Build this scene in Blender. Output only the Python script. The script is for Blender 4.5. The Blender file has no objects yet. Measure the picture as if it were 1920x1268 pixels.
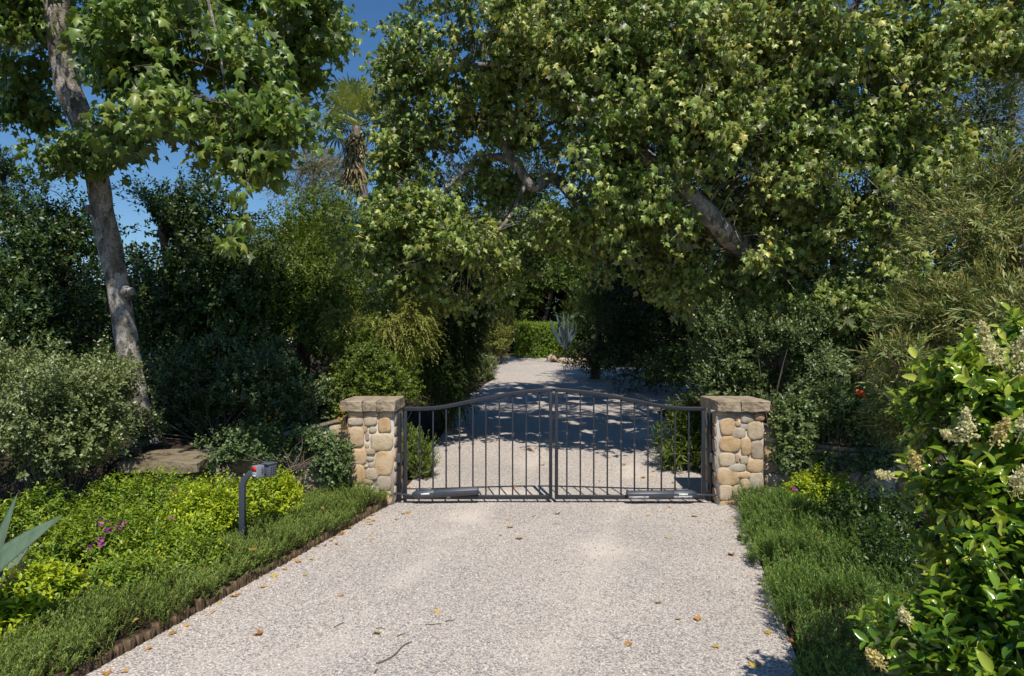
import bpy, math, random
import numpy as np
from mathutils import Vector, Matrix, noise as mnoise

rng = np.random.default_rng(11)
random.seed(5)
sc = bpy.context.scene
C = sc.collection
F = 1280.0            # focal length in photo pixels (24 mm on a 36 mm frame, 1920 px wide)
CX, CY, EYE = 960.0, 640.0, 2.16

def at(px, py, Y):
    return np.array([(px - CX) / F * Y, Y, EYE - (py - CY) / F * Y])

def ground_z(y):
    y = np.asarray(y, float)
    return np.interp(y, [-400, 10.0, 12.0, 32.0, 36.0, 400], [0, 0, 0.08, 1.36, 1.5, 1.5])

# ------------------------------------------------------------------ materials
def new_mat(name):
    m = bpy.data.materials.new(name); m.use_nodes = True
    nt = m.node_tree
    for n in list(nt.nodes): nt.nodes.remove(n)
    out = nt.nodes.new('ShaderNodeOutputMaterial')
    return m, nt, out

def N(nt, typ, **kw):
    n = nt.nodes.new(typ)
    for k, v in kw.items():
        if k.startswith('i_'):
            n.inputs[k[2:].replace('_', ' ')].default_value = v
        else:
            setattr(n, k, v)
    return n

def ramp(nt, stops, interp='LINEAR'):
    r = nt.nodes.new('ShaderNodeValToRGB')
    cr = r.color_ramp; cr.interpolation = interp
    while len(cr.elements) < len(stops): cr.elements.new(0.5)
    for e, (p, c) in zip(cr.elements, stops):
        e.position = p; e.color = (c[0], c[1], c[2], 1)
    return r

def bsdf(nt, rough=.6, spec=.4, metal=0):
    b = nt.nodes.new('ShaderNodeBsdfPrincipled')
    b.inputs['Roughness'].default_value = rough
    b.inputs['Specular IOR Level'].default_value = spec
    b.inputs['Metallic'].default_value = metal
    return b

def leaf_mat(name, cols, trans=.28, rough=.45, spec=.4, back=None, tint=(1.25, 1.2, .55), gain=1.):
    m, nt, out = new_mat(name)
    cols = [tuple(min(.85, q * k) for q, k in zip(c, (gain * 1.06, gain, gain * .68))) for c in cols]
    a = N(nt, 'ShaderNodeAttribute', attribute_name='rnd')
    n = len(cols)
    r = ramp(nt, [(i / (n - 1), c) for i, c in enumerate(cols)])
    nt.links.new(a.outputs['Fac'], r.inputs[0])
    col = r.outputs[0]
    if back is not None:
        g = N(nt, 'ShaderNodeNewGeometry')
        mx = N(nt, 'ShaderNodeMix', data_type='RGBA')
        nt.links.new(g.outputs['Backfacing'], mx.inputs['Factor'])
        nt.links.new(col, mx.inputs['A']); mx.inputs['B'].default_value = (*back, 1)
        col = mx.outputs['Result']
    b = bsdf(nt, rough, spec)
    nt.links.new(col, b.inputs['Base Color'])
    if trans <= 0:
        nt.links.new(b.outputs[0], out.inputs[0]); return m
    t = N(nt, 'ShaderNodeBsdfTranslucent')
    ml = N(nt, 'ShaderNodeMix', data_type='RGBA', blend_type='MULTIPLY')
    ml.inputs['Factor'].default_value = 1
    nt.links.new(r.outputs[0], ml.inputs['A']); ml.inputs['B'].default_value = (*tint, 1)
    nt.links.new(ml.outputs['Result'], t.inputs['Color'])
    s = N(nt, 'ShaderNodeMixShader'); s.inputs[0].default_value = trans
    nt.links.new(b.outputs[0], s.inputs[1]); nt.links.new(t.outputs[0], s.inputs[2])
    nt.links.new(s.outputs[0], out.inputs[0])
    return m

def noisy_mat(name, stops, scale=6, rough=.85, bump=.3, bdist=.01, detail=8, spec=.25, metal=0, coord='Object', stretch=None, fine=None, attr=None):
    m, nt, out = new_mat(name)
    tc = N(nt, 'ShaderNodeTexCoord')
    src = tc.outputs[coord]
    if stretch:
        mp = N(nt, 'ShaderNodeMapping'); mp.inputs['Scale'].default_value = stretch
        nt.links.new(src, mp.inputs['Vector']); src = mp.outputs[0]
    nz = N(nt, 'ShaderNodeTexNoise'); nz.inputs['Scale'].default_value = scale; nz.inputs['Detail'].default_value = detail
    nz.inputs['Roughness'].default_value = .65
    nt.links.new(src, nz.inputs['Vector'])
    r = ramp(nt, stops)
    nt.links.new(nz.outputs['Fac'], r.inputs[0])
    col = r.outputs[0]
    if attr:
        a = N(nt, 'ShaderNodeAttribute', attribute_name='rnd')
        r2 = ramp(nt, [(i / (len(attr) - 1), c) for i, c in enumerate(attr)], 'LINEAR')
        nt.links.new(a.outputs['Fac'], r2.inputs[0])
        mx = N(nt, 'ShaderNodeMix', data_type='RGBA', blend_type='MULTIPLY'); mx.inputs['Factor'].default_value = 1
        nt.links.new(r2.outputs[0], mx.inputs['A']); nt.links.new(col, mx.inputs['B'])
        col = mx.outputs['Result']
    b = bsdf(nt, rough, spec, metal)
    nt.links.new(col, b.inputs['Base Color'])
    if bump:
        n2 = N(nt, 'ShaderNodeTexNoise'); n2.inputs['Scale'].default_value = fine or scale * 4; n2.inputs['Detail'].default_value = 6
        nt.links.new(src, n2.inputs['Vector'])
        bp = N(nt, 'ShaderNodeBump'); bp.inputs['Strength'].default_value = bump; bp.inputs['Distance'].default_value = bdist
        nt.links.new(n2.outputs['Fac'], bp.inputs['Height']); nt.links.new(bp.outputs[0], b.inputs['Normal'])
    nt.links.new(b.outputs[0], out.inputs[0])
    return m

def gravel_mat():
    m, nt, out = new_mat('pea_gravel')
    L = nt.links.new
    tc = N(nt, 'ShaderNodeTexCoord'); P = tc.outputs['Object']
    # slight domain warp keeps the pebbles from lining up
    wn = N(nt, 'ShaderNodeTexNoise'); wn.inputs['Scale'].default_value = 30; L(P, wn.inputs['Vector'])
    wm = N(nt, 'ShaderNodeVectorMath', operation='MULTIPLY_ADD')
    L(wn.outputs['Color'], wm.inputs[0]); wm.inputs[1].default_value = (.012, .012, .012); L(P, wm.inputs[2])
    v = N(nt, 'ShaderNodeTexVoronoi'); v.inputs['Scale'].default_value = 84; L(wm.outputs[0], v.inputs['Vector'])
    v2 = N(nt, 'ShaderNodeTexVoronoi'); v2.inputs['Scale'].default_value = 150; L(wm.outputs[0], v2.inputs['Vector'])
    sx = N(nt, 'ShaderNodeSeparateColor'); L(v.outputs['Color'], sx.inputs[0])
    r = ramp(nt, [(0, (.15, .15, .17)), (.13, (.36, .33, .31)), (.27, (.52, .44, .37)), (.42, (.64, .58, .52)), (.6, (.46, .45, .48)), (.73, (.76, .71, .66)), (.9, (.84, .81, .78)), (1, (.60, .48, .39))], 'CONSTANT')
    L(sx.outputs[0], r.inputs[0])
    sx2 = N(nt, 'ShaderNodeSeparateColor'); L(v2.outputs['Color'], sx2.inputs[0])
    r2 = ramp(nt, [(0, (.22, .21, .23)), (.25, (.56, .49, .43)), (.55, (.72, .67, .61)), (.85, (.42, .39, .38))], 'CONSTANT')
    L(sx2.outputs[0], r2.inputs[0])
    mx = N(nt, 'ShaderNodeMix', data_type='RGBA'); mx.inputs['Factor'].default_value = .38
    L(r.outputs[0], mx.inputs['A']); L(r2.outputs[0], mx.inputs['B'])
    # shade in the gaps between pebbles, put into the colour
    gp = N(nt, 'ShaderNodeMapRange'); gp.inputs['From Min'].default_value = .42; gp.inputs['From Max'].default_value = .8
    gp.inputs['To Min'].default_value = 1; gp.inputs['To Max'].default_value = .62
    L(v.outputs['Distance'], gp.inputs['Value'])
    mg = N(nt, 'ShaderNodeMix', data_type='RGBA', blend_type='MULTIPLY'); mg.inputs['Factor'].default_value = 1
    L(mx.outputs['Result'], mg.inputs['A']); L(gp.outputs[0], mg.inputs['B'])
    # worn sandy patches along the wheel tracks
    sp = N(nt, 'ShaderNodeSeparateXYZ'); L(P, sp.inputs[0])
    lat = N(nt, 'ShaderNodeMath', operation='MULTIPLY_ADD'); L(sp.outputs['Y'], lat.inputs[0]); lat.inputs[1].default_value = -.243; L(sp.outputs['X'], lat.inputs[2])
    sh = N(nt, 'ShaderNodeMath', operation='ADD'); L(lat.outputs[0], sh.inputs[0]); sh.inputs[1].default_value = 1.64
    ab = N(nt, 'ShaderNodeMath', operation='ABSOLUTE'); L(sh.outputs[0], ab.inputs[0])
    d = N(nt, 'ShaderNodeMath', operation='SUBTRACT'); L(ab.outputs[0], d.inputs[0]); d.inputs[1].default_value = .85
    d2 = N(nt, 'ShaderNodeMath', operation='ABSOLUTE'); L(d.outputs[0], d2.inputs[0])
    tr = N(nt, 'ShaderNodeMapRange'); tr.inputs['From Min'].default_value = 0; tr.inputs['From Max'].default_value = .5
    tr.inputs['To Min'].default_value = .16; tr.inputs['To Max'].default_value = -.06; L(d2.outputs[0], tr.inputs['Value'])
    nb = N(nt, 'ShaderNodeTexNoise'); nb.inputs['Scale'].default_value = .8; nb.inputs['Detail'].default_value = 4; L(P, nb.inputs['Vector'])
    ad = N(nt, 'ShaderNodeMath', operation='ADD'); L(nb.outputs['Fac'], ad.inputs[0]); L(tr.outputs[0], ad.inputs[1])
    ad2 = N(nt, 'ShaderNodeMath', operation='MULTIPLY_ADD'); L(v2.outputs['Distance'], ad2.inputs[0]); ad2.inputs[1].default_value = -.12; L(ad.outputs[0], ad2.inputs[2])
    pm = N(nt, 'ShaderNodeMapRange', interpolation_type='SMOOTHSTEP'); pm.inputs['From Min'].default_value = .46; pm.inputs['From Max'].default_value = .80; pm.inputs['To Max'].default_value = .66
    L(ad2.outputs[0], pm.inputs['Value'])
    ms = N(nt, 'ShaderNodeMix', data_type='RGBA'); L(pm.outputs[0], ms.inputs['Factor']); L(mg.outputs['Result'], ms.inputs['A'])
    ms.inputs['B'].default_value = (.70, .63, .565, 1)
    # broad tone change
    nl = N(nt, 'ShaderNodeTexNoise'); nl.inputs['Scale'].default_value = .5; nl.inputs['Detail'].default_value = 5; L(P, nl.inputs['Vector'])
    rl = ramp(nt, [(.3, (.88, .855, .84)), (.55, (1.04, .995, .955)), (.75, (1.04, .98, .92))]); L(nl.outputs['Fac'], rl.inputs[0])
    mf = N(nt, 'ShaderNodeMix', data_type='RGBA', blend_type='MULTIPLY'); mf.inputs['Factor'].default_value = 1
    L(ms.outputs['Result'], mf.inputs['A']); L(rl.outputs[0], mf.inputs['B'])
    b = bsdf(nt, .8, .2); L(mf.outputs['Result'], b.inputs['Base Color'])
    inv = N(nt, 'ShaderNodeMath', operation='MULTIPLY'); L(v.outputs['Distance'], inv.inputs[0]); inv.inputs[1].default_value = -1
    bp = N(nt, 'ShaderNodeBump'); bp.inputs['Distance'].default_value = .007
    st = N(nt, 'ShaderNodeMapRange'); st.inputs['To Min'].default_value = .75; st.inputs['To Max'].default_value = .2; L(pm.outputs[0], st.inputs['Value']); L(st.outputs[0], bp.inputs['Strength'])
    L(inv.outputs[0], bp.inputs['Height']); L(bp.outputs[0], b.inputs['Normal'])
    L(b.outputs[0], out.inputs[0])
    return m

def bark_mat(name, pale, mid, dark, scale=5):
    m, nt, out = new_mat(name); L = nt.links.new
    tc = N(nt, 'ShaderNodeTexCoord'); P = tc.outputs['Object']
    mp = N(nt, 'ShaderNodeMapping'); mp.inputs['Scale'].default_value = (1, 1, .45); L(P, mp.inputs['Vector'])
    n1 = N(nt, 'ShaderNodeTexNoise'); n1.inputs['Scale'].default_value = scale; n1.inputs['Detail'].default_value = 7; n1.inputs['Roughness'].default_value = .62; L(mp.outputs[0], n1.inputs['Vector'])
    vp = N(nt, 'ShaderNodeTexVoronoi'); vp.inputs['Scale'].default_value = scale * 3.2
    wv = N(nt, 'ShaderNodeVectorMath', operation='MULTIPLY_ADD'); L(n1.outputs['Color'], wv.inputs[0]); wv.inputs[1].default_value = (.18, .18, .18); L(mp.outputs[0], wv.inputs[2]); L(wv.outputs[0], vp.inputs['Vector'])
    sv = N(nt, 'ShaderNodeSeparateColor'); L(vp.outputs['Color'], sv.inputs[0])
    mv = N(nt, 'ShaderNodeMath', operation='MULTIPLY_ADD'); L(sv.outputs[0], mv.inputs[0]); mv.inputs[1].default_value = .30; mv.inputs[2].default_value = -.15
    av = N(nt, 'ShaderNodeMath', operation='ADD'); L(n1.outputs['Fac'], av.inputs[0]); L(mv.outputs[0], av.inputs[1])
    r1 = ramp(nt, [(.34, dark), (.45, mid), (.55, pale), (.64, mid), (.76, dark)]); L(av.outputs[0], r1.inputs[0])
    n2 = N(nt, 'ShaderNodeTexNoise'); n2.inputs['Scale'].default_value = scale * 9; n2.inputs['Detail'].default_value = 5; L(P, n2.inputs['Vector'])
    r2 = ramp(nt, [(.35, (.45, .42, .4)), (.5, (1, 1, 1))]); L(n2.outputs['Fac'], r2.inputs[0])
    mx = N(nt, 'ShaderNodeMix', data_type='RGBA', blend_type='MULTIPLY'); mx.inputs['Factor'].default_value = .8
    L(r1.outputs[0], mx.inputs['A']); L(r2.outputs[0], mx.inputs['B'])
    b = bsdf(nt, .9, .15); L(mx.outputs['Result'], b.inputs['Base Color'])
    bp = N(nt, 'ShaderNodeBump'); bp.inputs['Strength'].default_value = .6; bp.inputs['Distance'].default_value = .02
    L(n2.outputs['Fac'], bp.inputs['Height']); L(bp.outputs[0], b.inputs['Normal']); L(b.outputs[0], out.inputs[0])
    return m

M = {}
M['gravel'] = gravel_mat()
M['soil'] = noisy_mat('bark_mulch_soil', [(.3, (.016, .012, .008)), (.5, (.05, .036, .026)), (.62, (.085, .06, .042)), (.78, (.17, .12, .08))], 14, .95, .8, .03, 10, .1)
M['metal'] = noisy_mat('charcoal_paint', [(.3, (.016, .017, .023)), (.7, (.026, .028, .037))], 9, .42, .08, .002, 6, .5)
M['metal_black'] = noisy_mat('black_paint', [(.3, (.010, .010, .012)), (.7, (.018, .018, .021))], 9, .5, .08, .002, 6, .4)
M['metal_grey'] = noisy_mat('grey_paint', [(.3, (.040, .045, .060)), (.7, (.058, .064, .084))], 9, .4, .06, .002, 6, .5)
M['worn'] = noisy_mat('worn_light_grey', [(.38, (.10, .11, .14)), (.46, (.45, .47, .52)), (.7, (.6, .62, .66))], 22, .5, .05, .002, 6, .4)
M['white'] = noisy_mat('white_label', [(.3, (.72, .72, .72)), (.7, (.82, .82, .82))], 5, .5, 0)
M['red'] = noisy_mat('red_label', [(.3, (.62, .035, .04)), (.7, (.72, .05, .05))], 5, .45, 0)
M['mortar'] = noisy_mat('mortar', [(.3, (.40, .36, .31)), (.7, (.56, .52, .46))], 25, .95, .5, .006, 8, .1)
M['stone'] = noisy_mat('field_stone', [(.25, (.55, .47, .38)), (.42, (.85, .78, .68)), (.55, (1, .98, .95)), (.7, (.88, .84, .8)), (.85, (.6, .55, .5))], 7, .88, .55, .012, 10, .15, fine=40,
    attr=[(.50, .35, .205), (.54, .41, .27), (.37, .31, .26), (.53, .44, .32), (.42, .38, .34), (.44, .28, .18), (.52, .46, .39)])
M['cap'] = noisy_mat('rough_capstone', [(.25, (.13, .10, .07)), (.42, (.26, .205, .145)), (.55, (.40, .32, .235)), (.7, (.32, .255, .185)), (.85, (.19, .145, .10))], 6, .92, .9, .02, 12, .1, fine=30)
M['slab'] = noisy_mat('mossy_slab', [(.25, (.07, .055, .035)), (.42, (.16, .125, .08)), (.55, (.26, .21, .14)), (.7, (.20, .16, .11)), (.85, (.10, .08, .05))], 5, .95, .9, .02, 12, .1, fine=26)
M['wood'] = noisy_mat('weathered_edging', [(.3, (.035, .022, .014)), (.5, (.11, .075, .045)), (.65, (.21, .15, .10)), (.8, (.085, .055, .032))], 12, .95, .8, .008, 8, .1, stretch=(4, 4, .6))
M['bark'] = bark_mat('sycamore_bark', (.47, .43, .38), (.25, .222, .19), (.115, .10, .082), 4)
M['bark_dark'] = bark_mat('dark_bark', (.22, .17, .13), (.13, .095, .07), (.05, .038, .03), 7)
M['twig'] = noisy_mat('twig_bark', [(.3, (.10, .075, .055)), (.7, (.22, .17, .13))], 30, .9, 0)
M['palm_bark'] = noisy_mat('palm_trunk', [(.3, (.10, .08, .07)), (.7, (.32, .27, .23))], 8, .95, .5, .02, stretch=(1, 1, 5))

M['sycamore'] = leaf_mat('sycamore_leaf', [(.045, .090, .020), (.070, .125, .030), (.095, .15, .042), (.15, .19, .06), (.24, .20, .05)], .34, .38, .46, back=(.15, .19, .085), gain=1.8)
M['sycamore_far'] = leaf_mat('sycamore_leaf_dusty_lit', [(.038, .074, .018), (.072, .118, .030), (.115, .160, .050), (.23, .25, .095), (.32, .25, .08)], .26, .38, .5, back=(.19, .20, .10), gain=2.05)  # dusty leaf tones; palest stops raised to paint sun highlights into the colour
M['dry'] = leaf_mat('dry_leaf', [(.34, .15, .06), (.48, .25, .10), (.55, .36, .17), (.55, .42, .13), (.30, .20, .10)], .15, .7, .2)
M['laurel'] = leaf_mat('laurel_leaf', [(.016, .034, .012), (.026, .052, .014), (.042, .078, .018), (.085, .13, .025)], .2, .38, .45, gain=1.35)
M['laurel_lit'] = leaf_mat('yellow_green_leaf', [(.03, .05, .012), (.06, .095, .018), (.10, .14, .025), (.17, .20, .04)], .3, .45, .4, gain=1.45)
M['silver'] = leaf_mat('silver_green_leaf', [(.07, .10, .045), (.115, .15, .075), (.155, .19, .10), (.20, .24, .13)], .16, .36, .55, gain=1.4)
M['greyshrub'] = leaf_mat('grey_green_leaf', [(.026, .046, .022), (.046, .076, .036), (.078, .11, .055), (.125, .165, .075)], .18, .4, .5, gain=1.5)
M['rose'] = leaf_mat('rose_leaf', [(.028, .058, .026), (.05, .09, .042), (.085, .13, .065), (.15, .18, .04)], .22, .45, .45, gain=1.55)
M['rose_young'] = leaf_mat('young_rose_leaf', [(.30, .30, .04), (.42, .24, .04), (.40, .12, .04)], .3, .45, .35, gain=1.1)
M['lime'] = leaf_mat('lime_leaf', [(.055, .105, .012), (.13, .20, .018), (.24, .30, .02), (.38, .40, .03)], .34, .38, .5, gain=1.75)
M['lime_green'] = leaf_mat('green_bedding_leaf', [(.035, .075, .012), (.08, .14, .018), (.14, .20, .022), (.25, .29, .03)], .3, .38, .5, gain=1.75)
M['rosemary'] = leaf_mat('rosemary_needle', [(.045, .035, .018), (.042, .068, .020), (.075, .112, .032), (.13, .165, .055)], .24, .55, .3, gain=2.35)
M['rosemary_green'] = leaf_mat('rosemary_needle_green', [(.03, .045, .012), (.042, .088, .022), (.078, .14, .034), (.15, .20, .07)], .24, .5, .35, gain=1.75)
M['juniper'] = leaf_mat('juniper_spray', [(.045, .062, .018), (.095, .115, .034), (.15, .165, .055), (.21, .21, .075)], .25, .6, .25, gain=1.75)
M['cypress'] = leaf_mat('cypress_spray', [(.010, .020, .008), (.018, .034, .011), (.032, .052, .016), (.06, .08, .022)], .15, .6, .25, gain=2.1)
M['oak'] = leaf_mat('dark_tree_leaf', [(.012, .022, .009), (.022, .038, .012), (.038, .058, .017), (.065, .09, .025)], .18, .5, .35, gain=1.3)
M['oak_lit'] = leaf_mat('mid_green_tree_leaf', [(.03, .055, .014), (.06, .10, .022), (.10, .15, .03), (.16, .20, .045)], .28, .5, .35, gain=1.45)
M['hedge'] = leaf_mat('hedge_leaf', [(.04, .08, .012), (.08, .15, .02), (.14, .22, .03), (.20, .27, .04)], .28, .45, .4, gain=1.4)
M['wattle'] = leaf_mat('wattle_leaf', [(.045, .066, .026), (.082, .112, .046), (.125, .16, .072), (.18, .20, .075), (.24, .20, .07)], .22, .45, .45, gain=1.6)
M['privet'] = leaf_mat('privet_leaf', [(.020, .055, .010), (.045, .105, .012), (.08, .16, .016), (.17, .25, .03), (.30, .34, .08)], .30, .2, .6, back=(.13, .17, .06), gain=1.55)
M['cream'] = leaf_mat('cream_flower', [(.66, .60, .40), (.80, .76, .60), (.86, .85, .80)], .4, .7, .2, tint=(1, 1, .95), gain=1.05)
M['tanflower'] = leaf_mat('spent_flower', [(.34, .27, .12), (.60, .54, .30), (.72, .68, .45)], .35, .7, .2, tint=(1, 1, .9), gain=1.1)
M['purple'] = leaf_mat('purple_flower', [(.28, .02, .38), (.42, .04, .52), (.5, .08, .6)], .25, .6, .3, tint=(1.1, .9, 1.1))
M['redflower'] = leaf_mat('red_flower', [(.55, .06, .02), (.65, .1, .03)], .25, .6, .3, tint=(1, 1, 1))
M['agave'] = noisy_mat('agave_skin', [(.3, (.075, .125, .075)), (.55, (.125, .185, .115)), (.7, (.15, .205, .13)), (.82, (.24, .19, .11))], 4, .55, .15, .004, 8, .35, stretch=(3, 3, .7))
M['agave_blue'] = noisy_mat('blue_agave_skin', [(.3, (.06, .10, .11)), (.7, (.13, .18, .20))], 3, .5, .1, .004, 6, .35)
M['thorn'] = noisy_mat('agave_thorn', [(.3, (.05, .03, .02)), (.7, (.10, .06, .04))], 20, .6, 0)
M['palm'] = leaf_mat('palm_frond', [(.07, .105, .045), (.12, .16, .07), (.18, .21, .10), (.27, .26, .14)], .2, .45, .4, gain=1.9)
M['palm_dead'] = leaf_mat('dead_palm_frond', [(.15, .12, .085), (.27, .22, .16), (.38, .32, .25)], .1, .8, .15)
M['gum'] = leaf_mat('gum_leaf', [(.07, .075, .045), (.12, .12, .075), (.17, .16, .10), (.20, .15, .11)], .2, .6, .25, gain=1.4)

# ------------------------------------------------------------------ object helpers
def link(o, parent=None):
    C.objects.link(o)
    if parent is not None: o.parent = parent
    return o

def tag(o, label=None, cat=None, group=None, kind=None):
    if label: o['label'] = label
    if cat: o['category'] = cat
    if group: o['group'] = group
    if kind: o['kind'] = kind
    return o

def empty(name, loc, label=None, cat=None, group=None, rz=0):
    o = bpy.data.objects.new(name, None)
    o.location = [float(v) for v in loc]; o.rotation_euler = (0, 0, rz); o.empty_display_size = .2
    link(o)
    return tag(o, label, cat, group)

def raw_mesh(name, verts, faces, mats, parent=None, mat_idx=None, rnd=None, smooth=False, origin=None):
    """verts Nx3 in world space; faces = array (M,k) of one size or list; the object is placed under its parent without moving."""
    verts = np.asarray(verts, np.float32)
    off = np.zeros(3, np.float32)
    if parent is not None: off = np.array(parent_world(parent), np.float32)
    elif origin is not None: off = np.array(origin, np.float32)
    verts = verts - off
    me = bpy.data.meshes.new(name)
    if isinstance(faces, np.ndarray):
        k = faces.shape[1]; nf = faces.shape[0]
        loops = faces.astype(np.int32).ravel()
        starts = np.arange(0, nf * k, k, dtype=np.int32); tot = np.full(nf, k, np.int32)
    else:
        nf = len(faces); tot = np.array([len(f) for f in faces], np.int32)
        loops = np.array([i for f in faces for i in f], np.int32)
        starts = np.concatenate([[0], np.cumsum(tot)[:-1]]).astype(np.int32)
    me.vertices.add(len(verts)); me.vertices.foreach_set('co', verts.ravel())
    me.loops.add(len(loops)); me.loops.foreach_set('vertex_index', loops)
    me.polygons.add(nf); me.polygons.foreach_set('loop_start', starts); me.polygons.foreach_set('loop_total', tot)
    if mat_idx is not None: me.polygons.foreach_set('material_index', np.asarray(mat_idx, np.int32))
    if smooth: me.polygons.foreach_set('use_smooth', np.ones(nf, bool))
    if rnd is not None:
        a = me.attributes.new('rnd', 'FLOAT', 'FACE'); a.data.foreach_set('value', np.asarray(rnd, np.float32))
    me.update(calc_edges=True)
    for m in (mats if isinstance(mats, (list, tuple)) else [mats]): me.materials.append(m)
    o = bpy.data.objects.new(name, me)
    if parent is None and origin is not None: o.location = [float(v) for v in off]
    link(o, parent)
    return o

def parent_world(p):
    v = Vector((0, 0, 0))
    while p is not None:
        v = v + p.location; p = p.parent
    return v

class MB:
    def __init__(s): s.v = []; s.f = []; s.r = []; s.m = []
    def add(s, verts, faces, rnd=0.5, mi=0):
        b = len(s.v); s.v.extend([tuple(map(float, v)) for v in verts])
        for f in faces: s.f.append([i + b for i in f]); s.r.append(rnd); s.m.append(mi)
    def box(s, c, size, rot=None, rnd=.5, mi=0):
        hx, hy, hz = [d / 2 for d in size]
        vs = [Vector((x, y, z)) for x in (-hx, hx) for y in (-hy, hy) for z in (-hz, hz)]
        if rot is not None: vs = [rot @ v for v in vs]
        c = Vector([float(q) for q in c])
        vs = [v + c for v in vs]
        s.add(vs, [(0, 1, 3, 2), (4, 6, 7, 5), (0, 4, 5, 1), (2, 3, 7, 6), (0, 2, 6, 4), (1, 5, 7, 3)], rnd, mi)
    def tube(s, pts, rad, seg=8, rnd=.5, mi=0, cap=True, jit=0.0):
        pts = np.asarray(pts, float); n = len(pts)
        rad = np.broadcast_to(np.asarray(rad, float), (n,))
        t = np.gradient(pts, axis=0); t /= np.linalg.norm(t, axis=1)[:, None] + 1e-9
        ref = np.array([0, 0, 1.0]) if abs(t[0][2]) < .9 else np.array([1.0, 0, 0])
        u = np.cross(t[0], ref); u /= np.linalg.norm(u)
        vs = []
        for i in range(n):
            u = u - t[i] * np.dot(u, t[i]); u /= np.linalg.norm(u) + 1e-9
            w = np.cross(t[i], u)
            for k in range(seg):
                a = 2 * math.pi * k / seg
                r = rad[i]
                if jit:
                    p = pts[i] + (u * math.cos(a) + w * math.sin(a)) * r
                    r *= 1 + jit * mnoise.noise(Vector(p * 2.2)) + jit * .5 * mnoise.noise(Vector(p * 7))
                vs.append(pts[i] + (u * math.cos(a) + w * math.sin(a)) * r)
        fs = [(i * seg + k, i * seg + (k + 1) % seg, (i + 1) * seg + (k + 1) % seg, (i + 1) * seg + k) for i in range(n - 1) for k in range(seg)]
        if cap: fs += [tuple(range(seg))[::-1], tuple((n - 1) * seg + k for k in range(seg))]
        s.add(vs, fs, rnd, mi)
    def build(s, name, mats, parent=None, smooth=False, origin=None, bevel=0, bseg=2):
        o = raw_mesh(name, np.array(s.v), s.f, mats, parent, s.m, s.r, smooth, origin)
        if bevel:
            md = o.modifiers.new('bevel', 'BEVEL'); md.width = bevel; md.segments = bseg; md.limit_method = 'ANGLE'
        return o

def spline(pts, n=8):
    pts = [np.array(p, float) for p in pts]
    P = [2 * pts[0] - pts[1]] + pts + [2 * pts[-1] - pts[-2]]
    out = []
    for i in range(1, len(P) - 2):
        for k in range(n):
            t = k / n
            a, b, c, d = P[i - 1], P[i], P[i + 1], P[i + 2]
            out.append(.5 * ((2 * b) + (c - a) * t + (2 * a - 5 * b + 4 * c - d) * t * t + (3 * b - a - 3 * c + d) * t ** 3))
    out.append(pts[-1])
    return np.array(out)

# ------------------------------------------------------------------ leaf shapes (base at 0, tip along +y, upper face +z)
def tmpl_sycamore():
    half = [(.44, -.03), (.31, .22), (.58, .54), (.28, .52)]
    pts = [(0, .08)] + half + [(0, 1.0)] + [(-x, y) for x, y in half[::-1]]
    v = [(0, .38, .03)] + [(x, y, -.46 * abs(x) ** 1.3 - .34 * y * y) for x, y in pts]
    f = [(0, i, i + 1) for i in range(1, len(pts))] + [(0, len(pts), 1)]
    return np.array(v), np.array(f)

def tmpl_blade(w, fold=.12, curl=.15, mid=.45, shoulder=.9):
    ys = [0, mid * .45, mid, (1 + mid) / 2 + .05, 1]
    ws = [0.02, w * shoulder * .8, w, w * .68, 0]
    v = []
    for y, x in zip(ys, ws):
        z = -curl * y * y
        v += [(-x, y, z + fold * x * 2), (0, y, z), (x, y, z + fold * x * 2)]
    f = []
    for i in range(4):
        a = i * 3
        f += [(a, a + 1, a + 4), (a, a + 4, a + 3), (a + 1, a + 2, a + 5), (a + 1, a + 5, a + 4)]
    return np.array(v), np.array(f)

def tmpl_small(w, fold=.15, curl=.1, mid=.5):
    v = [(0, 0, 0), (-w, mid, fold * w), (0, mid * 1.05, -curl * .3), (w, mid, fold * w), (0, 1, -curl)]
    return np.array(v), np.array([(0, 2, 1), (0, 3, 2), (2, 4, 1), (2, 3, 4)])

def tmpl_needle(w):
    v = [(-w, 0, 0), (w, 0, 0), (w * .7, .75, -.03), (0, 1, -.06), (-w * .7, .75, -.03)]
    return np.array(v), np.array([(0, 1, 2), (0, 2, 4), (4, 2, 3)])

T = dict(sycamore=tmpl_sycamore(), oval=tmpl_small(.26), round=tmpl_small(.36), lance=tmpl_small(.13), narrow=tmpl_small(.075),
         privet=tmpl_blade(.235, .35, .14), lime=tmpl_blade(.22, .2, .25), needle=tmpl_needle(.105), scale=tmpl_needle(.16), willow=tmpl_small(.095))

SUN_DIR = np.array([-.19, 1.0, -1.47]) / np.linalg.norm([-.19, 1.0, -1.47])
def norm(a): return a / (np.linalg.norm(a, axis=-1, keepdims=True) + 1e-9)

def place(tm, pos, nrm, tip, size, wx=None):
    tip = norm(tip)
    nrm = norm(nrm - tip * np.sum(nrm * tip, -1, keepdims=True))
    x = np.cross(tip, nrm)
    if wx is not None: x = x * wx[:, None]
    tv, tf = T[tm]
    V = pos[:, None, :] + size[:, None, None] * (tv[None, :, 0:1] * x[:, None] + tv[None, :, 1:2] * tip[:, None] + tv[None, :, 2:3] * nrm[:, None])
    n, k = len(pos), len(tv)
    Fc = (tf[None] + (np.arange(n) * k)[:, None, None]).reshape(-1, 3)
    return V.reshape(-1, 3), Fc, len(tf)

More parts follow.
